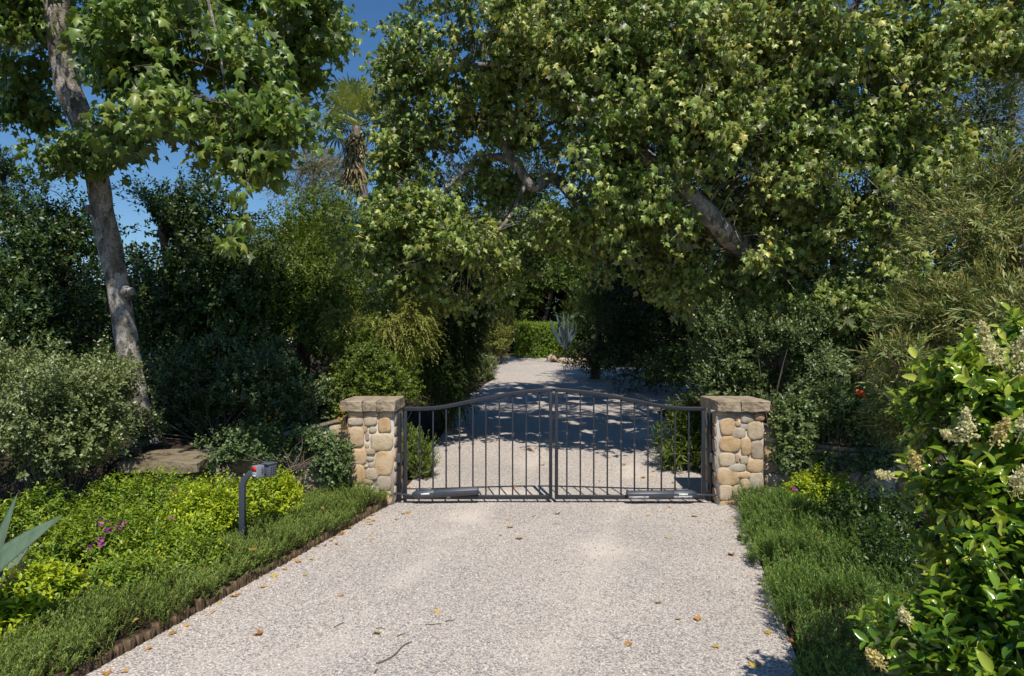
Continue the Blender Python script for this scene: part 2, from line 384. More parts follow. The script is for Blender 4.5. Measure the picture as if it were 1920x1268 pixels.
def wob(p, s, ph=0.):
    """cheap smooth noise in -1..1"""
    x, y, z = p[:, 0] * s, p[:, 1] * s, p[:, 2] * s
    return (np.sin(x * 1.7 + 1.3 * np.sin(y * 1.3 + ph) + ph) + np.sin(y * 1.9 + 1.1 * np.sin(z * 1.6 + 2 * ph)) + np.sin(z * 2.1 + 1.2 * np.sin(x * 1.4 - ph) + 3 * ph)) / 3

def blob(px, py, Y, rx, ry, d):
    return at(px, py, Y), np.array([rx * Y / F, d, ry * Y / F])

def clusters(blobs, n, surf=2.4, gap=-.45, gs=1.6, ph=0., zmin=None, rough=.18):
    """cluster centres in a union of ellipsoids (towards the surface), outward direction, and a blob-depth measure"""
    w = np.array([(r[0] * r[2]) + .5 * (r[0] + r[2]) * r[1] for c, r in blobs]); w /= w.sum()
    ps, os_ = [], []
    for (c, r), wi in zip(blobs, w):
        m = max(4, int(n * wi * 1.8))
        d = norm(rng.normal(size=(m, 3)))
        rad = rng.random(m) ** (1 / surf) * (1 + rough * wob(d * 3 + c, 1.3, ph))
        ps.append(c + d * rad[:, None] * r); os_.append(norm(d / r))
    p = np.concatenate(ps); o = np.concatenate(os_)
    k = wob(p, gs, ph) > gap
    if zmin is not None: k &= p[:, 2] > (zmin if np.isscalar(zmin) else zmin(p))
    p, o = p[k], o[k]
    if len(p) > n:
        s = rng.permutation(len(p))[:n]; p, o = p[s], o[s]
    return p, o

def leaf_rnd(cl_r, n, per, amt=.5):
    return np.clip(np.repeat(cl_r, per) * (1 - amt) + rng.random(n) * amt, 0, 1)

def hang_foliage(name, blobs, n, per, spread, size, tm, mat, parent, droop=.7, sizevar=.3, holes=None, **kw):
    """big soft leaves on drooping twigs"""
    p, o = clusters(blobs, n, **kw); n = len(p)
    N_ = n * per
    up = np.array([0, 0, 1.0])
    ax = norm(o * np.array([1, 1, .5]) + rng.normal(size=(n, 3)) * .5 - up * .25)
    t = rng.random((n, per, 1)) - .35
    pos = p[:, None] + ax[:, None] * t * spread * 2 + rng.normal(size=(n, per, 3)) * spread * np.array([.55, .55, .45])
    pos = pos.reshape(-1, 3)
    out = np.repeat(o, per, 0)
    axl = np.repeat(ax, per, 0); rc = np.repeat(np.arange(n), per)
    if holes is not None:                       # leaves removed along the sun direction, shaped to dapple the shade below
        w1 = norm(np.array([1.0, .19, 0.])); w2 = np.cross(np.array(SUN_DIR), w1)
        q = np.column_stack([pos @ w1, pos @ w2, pos @ w1 * 0]) 
        keep = wob(q, holes[0], 1.3) + .5 * wob(q, holes[0] * 2.7, .2) > holes[1]
        pos, out, axl, rc = pos[keep], out[keep], axl[keep], rc[keep]
    N_ = len(pos)
    nr = up * .65 + out * .5 + np.array([0.02, -.32, 0]) + rng.normal(size=(N_, 3)) * .92
    tip = axl * .6 + rng.normal(size=(N_, 3)) * .6 - up * droop * rng.uniform(.2, 1.6, (N_, 1))
    sz = size * (1 - sizevar + 2 * sizevar * rng.random(N_))
    V, Fc, k = place(tm, pos, nr, tip, sz, rng.uniform(.55, 1.1, N_))
    cr = np.clip(.38 + .26 * wob(p, 1.1, 2.) + rng.normal(size=n) * .16, 0, 1)
    r = np.clip(cr[rc] * .5 + rng.random(N_) * .5, 0, 1)
    ob = raw_mesh(name, V, Fc, mat, parent, rnd=np.repeat(r, k))
    return ob, p, o

def shoot_foliage(name, blobs, n, per, length, size, tm, mat, parent, up=.5, spread=55, jit=.25, t0=.0, sizevar=.3, droop=0., cen=None, bright=.40, tipbright=.25, zb=0., **kw):
    """leaves set spirally along short shoots that point outward and up"""
    if cen is None: p, o = clusters(blobs, n, **kw)
    else: p, o = cen
    n = len(p); N_ = n * per
    U = np.array([0, 0, 1.0])
    ax = norm(o + U * up + rng.normal(size=(n, 3)) * .35)
    ref = norm(rng.normal(size=(n, 3))); e1 = norm(np.cross(ax, ref)); e2 = np.cross(ax, e1)
    i = np.arange(per)
    t = (t0 + (1 - t0) * (i + .5) / per)[None, :] + rng.normal(size=(n, per)) * .03
    ang = i[None, :] * 2.3999 + rng.random((n, 1)) * 6.28
    rad = e1[:, None] * np.cos(ang)[..., None] + e2[:, None] * np.sin(ang)[..., None]
    sp = np.radians(spread) * (1.12 - .45 * t)
    tip = ax[:, None] * np.cos(sp)[..., None] + rad * np.sin(sp)[..., None] + rng.normal(size=(n, per, 3)) * jit
    L = length * (.7 + .6 * rng.random((n, 1, 1)))
    pos = p[:, None] + ax[:, None] * (t[..., None] - .5) * L
    if droop:
        pos = pos - U * (droop * (t[..., None] ** 2) * L); tip = tip - U * droop * 1.2 * t[..., None]
    nr = ax[:, None] * 1.0 - rad * .15 + U * .35 + rng.normal(size=(n, per, 3)) * .2
    sz = size * (1 - sizevar + 2 * sizevar * rng.random(N_)) * (1 - .25 * (t.reshape(-1)))
    V, Fc, k = place(tm, pos.reshape(-1, 3), nr.reshape(-1, 3), tip.reshape(-1, 3), sz)
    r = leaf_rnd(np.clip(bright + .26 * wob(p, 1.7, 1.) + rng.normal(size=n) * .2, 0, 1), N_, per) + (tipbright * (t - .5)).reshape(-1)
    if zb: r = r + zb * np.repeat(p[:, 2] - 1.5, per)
    return raw_mesh(name, V, Fc, mat, parent, rnd=np.repeat(np.clip(r, 0, 1), k)), p, ax

def limb_mesh(paths, name, mat, parent, seg=10, jit=.16, n=8):
    mb = MB()
    for pts, rads in paths:
        P = spline(pts, n)
        R = np.interp(np.linspace(0, 1, len(P)), np.linspace(0, 1, len(rads)), rads)
        mb.tube(P, R, seg, jit=jit)
    return mb.build(name, mat, parent, smooth=True)

def twig_mesh(name, skel, targets, mat, parent, r0=.014, frac=.3, maxd=3.5, origin_bias=.6):
    """fine branches from the skeleton out to leaf clusters"""
    mb = MB()
    idx = np.nonzero(rng.random(len(targets)) < frac)[0]
    for i in idx:
        q = targets[i]
        d = np.linalg.norm(skel - q, axis=1) + np.maximum(0, skel[:, 2] - q[2]) * origin_bias
        s = skel[np.argmin(d)]
        L = np.linalg.norm(q - s)
        if L > maxd or L < .15: continue
        m1 = s + (q - s) * .4 + np.array([0, 0, .12 * L]) + rng.normal(size=3) * .06 * L
        m2 = s + (q - s) * .75 + np.array([0, 0, .06 * L]) + rng.normal(size=3) * .06 * L
        P = spline([s, m1, m2, q], 3)
        mb.tube(P, np.linspace(r0 * (.5 + .35 * L), .003, len(P)), 4, cap=False)
    if mb.v:
        o = mb.build(name, mat, parent, smooth=True); o['kind'] = 'stuff'; return o

# ------------------------------------------------------------------ setting: ground, beds, driveway, sky
def strip_sheet(name, ys, lf, rf, nx, dz, mat, kind):
    V = []; Fq = []
    for y in ys:
        a, b = lf(y), rf(y)
        for k in range(nx + 1):
            V.append((a + (b - a) * k / nx, y, float(ground_z(y)) + dz))
    for i in range(len(ys) - 1):
        for k in range(nx):
            q = i * (nx + 1) + k
            Fq.append((q, q + 1, q + nx + 2, q + nx + 1))
    o = raw_mesh(name, V, np.array(Fq), mat)
    tag(o, kind=kind); return o

ys = sorted(set(list(np.arange(-12, 34, .5)) + [10, 12, 32, 36, 34, -400, 400]))
strip_sheet('ground', ys, lambda y: -400, lambda y: 400, 2, 0, M['soil'], 'structure')
Ly = lambda y: float(np.interp(y, [-6, 9.0, 11, 14.6, 18.3, 22, 24, 28, 33.5], [-5.32, -1.62, -1.5, -1.45, -1.5, -.95, -.6, -.9, -2.6]))
Ry = lambda y: float(np.interp(y, [-6, 9.0, 11, 12, 16, 22, 26, 28, 31, 33.5], [-.62, 2.98, 3.0, 3.5, 4.6, 7.2, 6.6, 4.6, 2.1, 1.4]))
strip_sheet('driveway', [y for y in ys if -6 <= y <= 33.5], Ly, Ry, 8, .004, M['gravel'], 'structure')

def bed(name, x0, x1, y0, y1, hf, mat, nx=30, ny=30):
    V = []; Fq = []
    for j in range(ny + 1):
        for i in range(nx + 1):
            u, v = i / nx, j / ny
            y = y0 + (y1 - y0) * v
            a = x0(y) if callable(x0) else x0; b = x1(y) if callable(x1) else x1
            x = a + (b - a) * u
            V.append((x, y, float(ground_z(y)) + hf(x, y, u, v) + .02 * mnoise.noise(Vector((x * 3, y * 3, 0)))))
    for j in range(ny):
        for i in range(nx):
            q = j * (nx + 1) + i; Fq.append((q, q + 1, q + nx + 2, q + nx + 1))
    o = raw_mesh(name, V, np.array(Fq), mat, smooth=True); tag(o, kind='structure'); return o

sm = lambda t: max(0., min(1., t)) ** 2 * (3 - 2 * max(0., min(1., t)))
# front bed beside the drive, raised bank behind the low wall, bed on the other side
bed('planting_bed', -11, lambda y: Ly(y) - .07, 2.5, 9.0, lambda x, y, u, v: .03 + .10 * sm((1 - u) * 9.4 / 2.5), M['soil'])
bed('planting_bed', -16, -2.4, 9.25, 17, lambda x, y, u, v: .02 + .66 * sm((-2.4 - x) / 1.3) * sm((y - 9.2) / .5), M['soil'])
bed('planting_bed', lambda y: Ry(y) + .06, 11, 2.5, 9.0, lambda x, y, u, v: .03 + .12 * sm(u * 2.5), M['soil'])
bed('planting_bed', 3.6, 16, 9.3, 17, lambda x, y, u, v: .02 + .5 * sm((x - 3.6) / 1.5) * sm((y - 9.3) / .6), M['soil'])

# loose pebbles lying proud of the packed surface
M['pebble'] = leaf_mat('loose_pebble', [(.16, .17, .27), (.40, .38, .50), (.56, .52, .68), (.70, .68, .92), (.50, .40, .46), (.76, .74, 1.05)], 0, .75, .25)
ph_ = (1 + 5 ** .5) / 2
ic = np.array([(-1, ph_, 0), (1, ph_, 0), (-1, -ph_, 0), (1, -ph_, 0), (0, -1, ph_), (0, 1, ph_), (0, -1, -ph_), (0, 1, -ph_), (ph_, 0, -1), (ph_, 0, 1), (-ph_, 0, -1), (-ph_, 0, 1)]) / 1.902
icf = np.array([(0, 11, 5), (0, 5, 1), (0, 1, 7), (0, 7, 10), (0, 10, 11), (1, 5, 9), (5, 11, 4), (11, 10, 2), (10, 7, 6), (7, 1, 8), (3, 9, 4), (3, 4, 2), (3, 2, 6), (3, 6, 8), (3, 8, 9), (4, 9, 5), (2, 4, 11), (6, 2, 10), (8, 6, 7), (9, 8, 1)])
npb = 24000
py_ = 3.9 + (9.6 - 3.9) * rng.random(npb) ** 1.25
lf_ = np.array([Ly(y) for y in py_]); rt_ = np.array([Ry(y) for y in py_])
px_ = lf_ + (rt_ - lf_) * rng.random(npb)
kk = wob(np.column_stack([px_, py_, py_ * 0]), 1.1, .6) + rng.normal(size=npb) * .4 > -.35
px_, py_ = px_[kk], py_[kk]; npb = len(px_)
sz_ = (.0035 + .0055 * rng.random(npb) ** 2)[:, None] * rng.uniform(.75, 1.25, (npb, 3)) * np.array([1, 1, .72])
th_ = rng.random(npb) * 6.28
V = ic[None] * (1 + .15 * rng.normal(size=(npb, 12, 1))) * sz_[:, None]
V = np.stack([V[..., 0] * np.cos(th_)[:, None] - V[..., 1] * np.sin(th_)[:, None] + px_[:, None], V[..., 0] * np.sin(th_)[:, None] + V[..., 1] * np.cos(th_)[:, None] + py_[:, None], V[..., 2] + .004 + sz_[:, None, 2] * .55], -1)
gv = raw_mesh('gravel', V.reshape(-1, 3), (icf[None] + (np.arange(npb) * 12)[:, None, None]).reshape(-1, 3), M['pebble'], rnd=np.repeat(rng.random(npb), 20), smooth=True)
tag(gv, 'loose pale and grey pebbles scattered over the packed drive in front of the gate', 'gravel', kind='stuff')

# ------------------------------------------------------------------ stone work
def stone(mb, o, u, v, n, cx, cy, w, h, thick=.035, rnd=.5, rot=0., seed=0, rr=3.2):
    """one domed field stone on the plane (o,u,v) with outward normal n"""
    k = 18
    rings = [(1.0, -.015), (1.0, thick * .35), (.93, thick * .8), (.72, thick * 1.02)]
    vs = []
    cr, sr = math.cos(rot), math.sin(rot)
    for s, dz in rings:
        for i in range(k):
            a = 2 * math.pi * i / k
            ca, sa = math.cos(a), math.sin(a)
            q = (abs(ca) ** rr + abs(sa) ** rr) ** (-1 / rr)
            q *= 1 + .13 * mnoise.noise(Vector((ca * 1.1 + seed * 3.1, sa * 1.1 + seed * 1.7, seed)))
            x, y = ca * q * w / 2 * s, sa * q * h / 2 * s
            x, y = x * cr - y * sr, x * sr + y * cr
            dd = dz + (.006 * mnoise.noise(Vector((x * 9 + seed, y * 9, seed * 2.3))) if dz > 0 else 0)
            vs.append(o + u * (cx + x) + v * (cy + y) + n * dd)
    vs.append(o + u * cx + v * cy + n * thick * 1.06)
    fs = [(r * k + i, r * k + (i + 1) % k, (r + 1) * k + (i + 1) % k, (r + 1) * k + i) for r in range(3) for i in range(k)]
    fs += [(3 * k + i, 3 * k + (i + 1) % k, 4 * k) for i in range(k)]
    mb.add(vs, fs, rnd, 0)

def rough_block(name, c, size, mat, parent, sub=10, amp=.02, seed=0., rz=0., freq=5, top_amp=.35):
    """split-faced stone: a fine box pushed in and out by noise"""
    import bmesh
    bm = bmesh.new(); bmesh.ops.create_cube(bm, size=1)
    bmesh.ops.subdivide_edges(bm, edges=bm.edges[:], cuts=sub, use_grid_fill=True)
    me = bpy.data.meshes.new(name)
    R = Matrix.Rotation(rz, 3, 'Z')
    for vv in bm.verts:
        p = Vector((vv.co.x * size[0], vv.co.y * size[1], vv.co.z * size[2]))
        e = Vector((vv.co.x * 2, vv.co.y * 2, vv.co.z * 2))
        # soften the corners
        rr = sum(1 for q in e if abs(q) > .98)
        q = p * 1.0
        if rr >= 2: q *= 1 - .012 / max(size[2], .08) * .2 * (rr - 1)
        w = Vector((p.x + c[0], p.y + c[1], p.z + c[2])) * freq + Vector((seed, seed * .7, 0))
        d = mnoise.noise_vector(w) * amp + mnoise.noise_vector(w * 2.7) * amp * .5
        if e.z > .98: d.z *= top_amp
        vv.co = R @ (q + d)
    bm.to_mesh(me); bm.free()
    for p in me.polygons: p.use_smooth = False
    me.materials.append(mat)
    o = bpy.data.objects.new(name, me)
    o.location = Vector([float(q) for q in c]) - parent_world(parent)
    link(o, parent); return o

PY_ = 9.0; PS = F / PY_
def pillar(face_x0, face_x1, crop_stones, conv, label, cap_x0, cap_x1, cap_splits):
    cx = (face_x0 + face_x1) / 2; D = .62
    root = empty('stone_pillar', (cx, PY_ + D / 2, 0), label, 'pillar', 'stone gate pillars')
    H = 1.235
    mb = MB(); mb.box((cx, PY_ + D / 2, H / 2 - .05), (face_x1 - face_x0, D, H + .1), mi=1)
    fo = np.array([0, PY_, 0.]); u = np.array([1., 0, 0]); v = np.array([0, 0, 1.]); nn = np.array([0, -1., 0])
    for i, s in enumerate(crop_stones):
        px, py = conv(s[0], s[1]); w, h = s[2] / 4.364 / PS, s[3] / 4.364 / PS
        x = (px - CX) / PS; z = EYE - (py - CY) / PS
        rr = 2.3 if max(w, h) < .1 else 3.9
        stone(mb, fo, u, v, nn, x, z, w * 1.05, h * 1.05, .028 if w > .1 else .018, (s[4] if len(s) > 4 else random.random()), random.uniform(-.12, .12), i + cx * 7, rr)
    for sx, nx in ((face_x0, -1.), (face_x1, 1.)):          # side faces: rows of stones
        z = .02
        while z < H - .08:
            h = random.uniform(.13, .24); y = .02
            h = min(h, H - z)
            while y < D - .05:
                w = min(random.uniform(.14, .27), D - y)
                stone(mb, np.array([sx, PY_, 0.]), np.array([0, 1., 0]), v, np.array([nx, 0, 0]), y + w / 2, z + h / 2, w * .93, h * .93, .022, random.random(), 0, y * 9 + z)
                y += w
            z += h
    mb.build('shaft', [M['stone'], M['mortar']], root, smooth=True)
    xs = [cap_x0] + cap_splits + [cap_x1]
    for a, b in zip(xs[:-1], xs[1:]):
        rough_block('capstone', ((a + b) / 2, PY_ - .085 + .42, 1.307), (b - a - .002, .84, .145), M['cap'], root, 14, .013, a * 5, 0., 9)
    return root

Ls = [(205, 380, 115, 48, .1), (330, 378, 120, 46, .3), (450, 380, 105, 48, .2), (205, 437, 122, 66, .6), (327, 435, 105, 72, .45), (442, 468, 102, 125, .05), (292, 470, 48, 26, .4), (275, 502, 55, 56, .25), (345, 507, 62, 52, .45), (212, 565, 130, 162, .2),
      (300, 560, 30, 66, .3), (300, 635, 35, 46, .1), (418, 605, 178, 146, .48), (325, 684, 82, 50, .45), (225, 725, 140, 128, .12), (325, 745, 56, 40, .4), (437, 780, 142, 200, .17), (332, 795, 40, 42, .4), (290, 803, 34, 22, .5),
      (220, 865, 122, 158, .08), (338, 868, 104, 95, .4), (440, 945, 118, 122, .35), (310, 925, 74, 50, .4), (455, 1062, 92, 112, .14), (240, 1000, 150, 100, .2), (360, 1005, 80, 80, .6), (330, 1090, 130, 70, .3), (205, 1095, 100, 80, .1)]
Rs = [(1460, 372, 90, 34, .4), (1510, 382, 60, 20, .4), (1500, 480, 118, 146, .12), (1577, 408, 31, 50, .85), (1587, 455, 46, 46, .15), (1660, 415, 100, 72, .65), (1762, 400, 82, 62, .83), (1638, 480, 62, 62, .65), (1588, 535, 112, 86, .63),
      (1727, 515, 126, 146, .45), (1518, 625, 166, 126, .05), (1650, 645, 80, 150, .15), (1740, 675, 100, 156, .33), (1492, 750, 128, 112, .48), (1580, 740, 30, 66, .85), (1635, 752, 66, 70, .4), (1724, 798, 130, 116, .13),
      (1578, 815, 140, 64, .66), (1508, 885, 178, 150, .17), (1628, 875, 122, 54, .15), (1645, 950, 74, 96, .2), (1738, 930, 114, 146, .6), (1485, 1020, 104, 132, .55), (1582, 1025, 80, 126, .52), (1675, 1045, 84, 96, .63),
      (1502, 1112, 132, 52, .15), (1765, 1045, 70, 66, .2), (1625, 1112, 92, 60, .6), (1740, 1110, 110, 60, .15), (1775, 330, 30, 30, .2)]
X = lambda px: (px - CX) / PS
pillar(X(653), X(738), Ls, lambda a, b: (620 + a / 4.364, 690 + b / 4.364), 'stone gate pillar with tan boulders and three-piece capstone, nearer the card reader', X(640.5), X(742), [X(682), X(708)])
pillar(X(1345), X(1431), Rs[:-1], lambda a, b: (1020 + a / 4.364, 690 + b / 4.364), 'stone gate pillar of round and grey cobbles under a two-piece overhanging capstone, nearer the white-flowered privet', X(1342), X(1441), [X(1386)])

def field_wall(path, label, thick=.34, capm='slab'):
    """low rubble wall following path = [(x,y,top z)]; stones on the side that faces the drive"""
    P = spline([np.array(p) for p in path], 8)
    root = empty('garden_wall', (P[0][0], P[0][1], 0), label, 'wall')
    mb = MB(); n = len(P)
    V = []
    for i in range(n):
        t = P[min(i + 1, n - 1)] - P[max(i - 1, 0)]; t = np.array([t[0], t[1], 0]); t /= np.linalg.norm(t)
        nr = np.array([t[1], -t[0], 0]);
        if nr[1] > 0: nr = -nr
        for s, z in ((0, -.1), (0, P[i][2]), (1, P[i][2]), (1, -.1)):
            V.append(np.array([P[i][0], P[i][1], 0]) - nr * thick * s + np.array([0, 0, z]))
    fs = [(i * 4 + k, i * 4 + (k + 1) % 4, (i + 1) * 4 + (k + 1) % 4, (i + 1) * 4 + k) for i in range(n - 1) for k in range(4)] + [(0, 3, 2, 1), (n * 4 - 4, n * 4 - 3, n * 4 - 2, n * 4 - 1)]
    mb.add(V, fs, .5, 1)
    s = 0; seglen = np.linalg.norm(np.diff(P[:, :2], axis=0), axis=1); cum = np.concatenate([[0], np.cumsum(seglen)])
    q = .12
    while q < cum[-1] - .1:
        w = random.uniform(.18, .3)
        x = np.interp(q, cum, P[:, 0]); y = np.interp(q, cum, P[:, 1]); zt = np.interp(q, cum, P[:, 2])
        i = min(np.searchsorted(cum, q), n - 1); t = P[i] - P[i - 1]; t = np.array([t[0], t[1], 0]); t /= np.linalg.norm(t)
        nr = np.array([t[1], -t[0], 0]); nr = nr if nr[1] < 0 else -nr
        z = .02
        while z < zt - .07:
            h = min(random.uniform(.14, .26), zt - z)
            stone(mb, np.array([x, y, 0]), t, np.array([0, 0, 1.]), nr, random.uniform(-.02, .02), z + h / 2, w * .95, h * .93, .05, random.random(), random.uniform(-.1, .1), q * 7 + z * 3)
            z += h
        q += w
    mb.build('rubble_face', [M['stone'], M['mortar']], root, smooth=True)
    cb = MB(); V = []
    for i in range(n):
        t = P[min(i + 1, n - 1)] - P[max(i - 1, 0)]; t = np.array([t[0], t[1], 0]); t /= np.linalg.norm(t)
        nr = np.array([t[1], -t[0], 0]); nr = nr if nr[1] < 0 else -nr
        j = .02 * mnoise.noise(Vector(P[i] * 5))
        for a, z in ((.05 + j, .003), (.05 + j, .05 + j), (-thick - .02, .05 + j * .5), (-thick - .02, .003)):
            V.append(P[i] + nr * a + np.array([0, 0, z]))
    cb.add(V, fs)
    cb.build('coping', M[capm], root)
    return root

a0 = at(651, 790, 9.15); a1 = at(560, 812, 9.15); a2 = at(470, 838, 9.1); a3 = at(356, 868, 9.0)
field_wall([tuple(a0), tuple(a1), tuple(a2), tuple(a3)], 'low curved rubble wall sweeping down from the gate pillar, hung with rose foliage')
b0 = at(1433, 800, 9.15); b1 = at(1540, 842, 9.1); b2 = at(1700, 850, 9.0); b3 = at(1950, 850, 8.9)
field_wall([tuple(b0), tuple(b1), tuple(b2), tuple(b3)], 'shaded rubble wall behind the lime shrub, running off under the privet')

# stone seat at the end of the wall, with a small black lamp box on it
sr = empty('stone_pier', (-4.35, 8.85, 0), 'squat stone pier with a thick overhanging slab top beside the sycamore trunk', 'pier')
rough_block('slab_top', (-4.38, 8.88, .605), (.98, 1.05, .15), M['slab'], sr, 14, .035, 4.2, .08, 4)
rough_block('pier_body', (-4.36, 8.92, .26), (.76, .85, .53), M['slab'], sr, 12, .03, 1.1, .08, 4)
lb = empty('lamp_box', (at(236, 852, 8.75)[0], 8.75, .69), 'small black lamp box with a grey lens lying on the slab-topped pier', 'lamp')
mb = MB(); mb.box((lb.location.x, 8.78, .735), (.30, .16, .085)); mb.box((lb.location.x + .11, 8.7, .737), (.07, .05, .06))
mb.build('housing', M['metal_black'], lb, bevel=.008)
mb = MB(); mb.box((lb.location.x - .02, 8.694, .737), (.075, .012, .06)); mb.build('lens', M['worn'], lb, bevel=.003)

# ------------------------------------------------------------------ gate
GY = 9.12; GS = F / GY
gx = lambda px: (px - CX) / GS
gz = lambda py: EYE - (py - CY) / GS
ZB = .052; RH = .052; BW = .023
x_l0, x_l1 = gx(757), gx(1035.5)
x_r0, x_r1 = gx(1040.2), gx(1321.5)
xmid = (x_l1 + x_r0) / 2
ZH, ZC = gz(763), gz(728)
def arch(x, hinge):
    d = abs(x - hinge); full = abs(xmid - hinge)
    t = (d - .18) / (full - .18)
    t = max(0, min(1, t))
    e = t * t * (3 - 2 * t); e = .75 * e + .25 * math.sin(t * math.pi / 2) * sm(t * 2.5)
    return ZH + (ZC - ZH) * e

def gate_leaf(xa, xb, hinge, bars_px, label):
    root = empty('gate_leaf', ((hinge), GY, 0), label, 'gate', 'pair of driveway gate leaves')
    sgn = 1 if xb > xa else 1
    lo, hi = min(xa, xb), max(xa, xb)
    inner = hi if abs(hinge - lo) < .1 else lo
    # top rail
    mb = MB(); n = 40
    V = []; d = .026
    for i in range(n + 1):
        x = lo + (hi - lo) * i / n
        z = arch(x, hinge)
        for y, dz in ((-d, 0), (d, 0), (d, -RH), (-d, -RH)): V.append((x, GY + y, z + dz))
    fs = [(i * 4 + k, (i + 1) * 4 + k, (i + 1) * 4 + (k + 1) % 4, i * 4 + (k + 1) % 4) for i in range(n) for k in range(4)] + [(0, 1, 2, 3), (n * 4 + 3, n * 4 + 2, n * 4 + 1, n * 4)]
    mb.add(V, fs); mb.build('top_rail', M['metal'], root, bevel=.004)
    mb = MB(); mb.box(((lo + hi) / 2, GY, ZB + RH / 2), (hi - lo - .088, .044, RH)); mb.build('bottom_rail', M['metal'], root, bevel=.004)
    for x in (lo + .022, hi - .022):
        zt = arch(x, hinge) - RH - .002
        mb = MB(); mb.box((x, GY, (ZB + zt) / 2), (.044, .046, zt - ZB)); mb.build('stile', M['metal'], root, bevel=.004)
    for px, pc in bars_px:
        x = gx(px); zt = arch(x, hinge) - RH - .001
        mb = MB(); mb.box((x, GY, (ZB + RH + zt) / 2), (BW * .85, BW * .85, zt - ZB - RH - .001))
        b = mb.build('bar', M['metal'], root, bevel=.003)
        zc = gz(pc)
        mb = MB()
        for dz, w, h in ((0, .034, .018), (.016, .026, .010), (-.016, .026, .010)): mb.box((x, GY, zc + dz), (w, w, h))
        mb.build('collar', M['metal_grey'], b, bevel=.003)
    return root

cl = lambda a, b: (620 + a / 4.364, 690 + b / 4.364)
cr_ = lambda a, b: (1020 + a / 4.364, 690 + b / 4.364)
lbars = [cl(a, b) for a, b in [(728, 686), (838, 682), (945, 674), (1055, 650), (1164, 620), (1270, 592), (1380, 570), (1489, 555), (1600, 543), (1709, 538)]]
rbars = [cr_(a, b) for a, b in [(187, 540), (297, 548), (407, 563), (518, 580), (630, 606), (740, 635), (850, 662), (960, 686), (1072, 702), (1185, 704)]]
gate_leaf(x_l0, x_l1, x_l0, lbars, 'charcoal metal gate leaf with thin bars, hinged at the pillar nearer the card reader')
gate_leaf(x_r0, x_r1, x_r1, rbars, 'charcoal metal gate leaf with thin bars, hinged at the pillar nearer the privet')

for sgn, px, hx, lab in ((-1, 744.5, x_l0, 'black square steel hinge post against the pillar nearer the card reader'), (1, 1336.5, x_r1, 'black square steel hinge post against the pillar nearer the privet')):
    root = empty('gate_post', (gx(px), 9.2, 0), lab, 'post', 'gate hinge posts')
    mb = MB(); mb.box((gx(px), 9.2, .595), (.085, .1, 1.19)); mb.build('post_tube', M['metal_black'], root, bevel=.004)
    for zz in (.20, 1.06):
        mb = MB()
        xm = (gx(px) + .0425 * -sgn + hx) / 2; wd = abs(hx - (gx(px) - .0425 * sgn))
        mb.box((xm, 9.2, zz), (wd, .03, .07)); mb.tube([(xm, 9.165, zz - .06), (xm, 9.165, zz + .06)], .014, 10)
        mb.build('hinge', M['metal_grey'], root, bevel=.002)
    mb = MB(); mb.box((gx(px) - .01 * sgn, 9.13, .60), (.06, .035, .12)); mb.build('latch_plate', M['metal_grey'], root, bevel=.003)

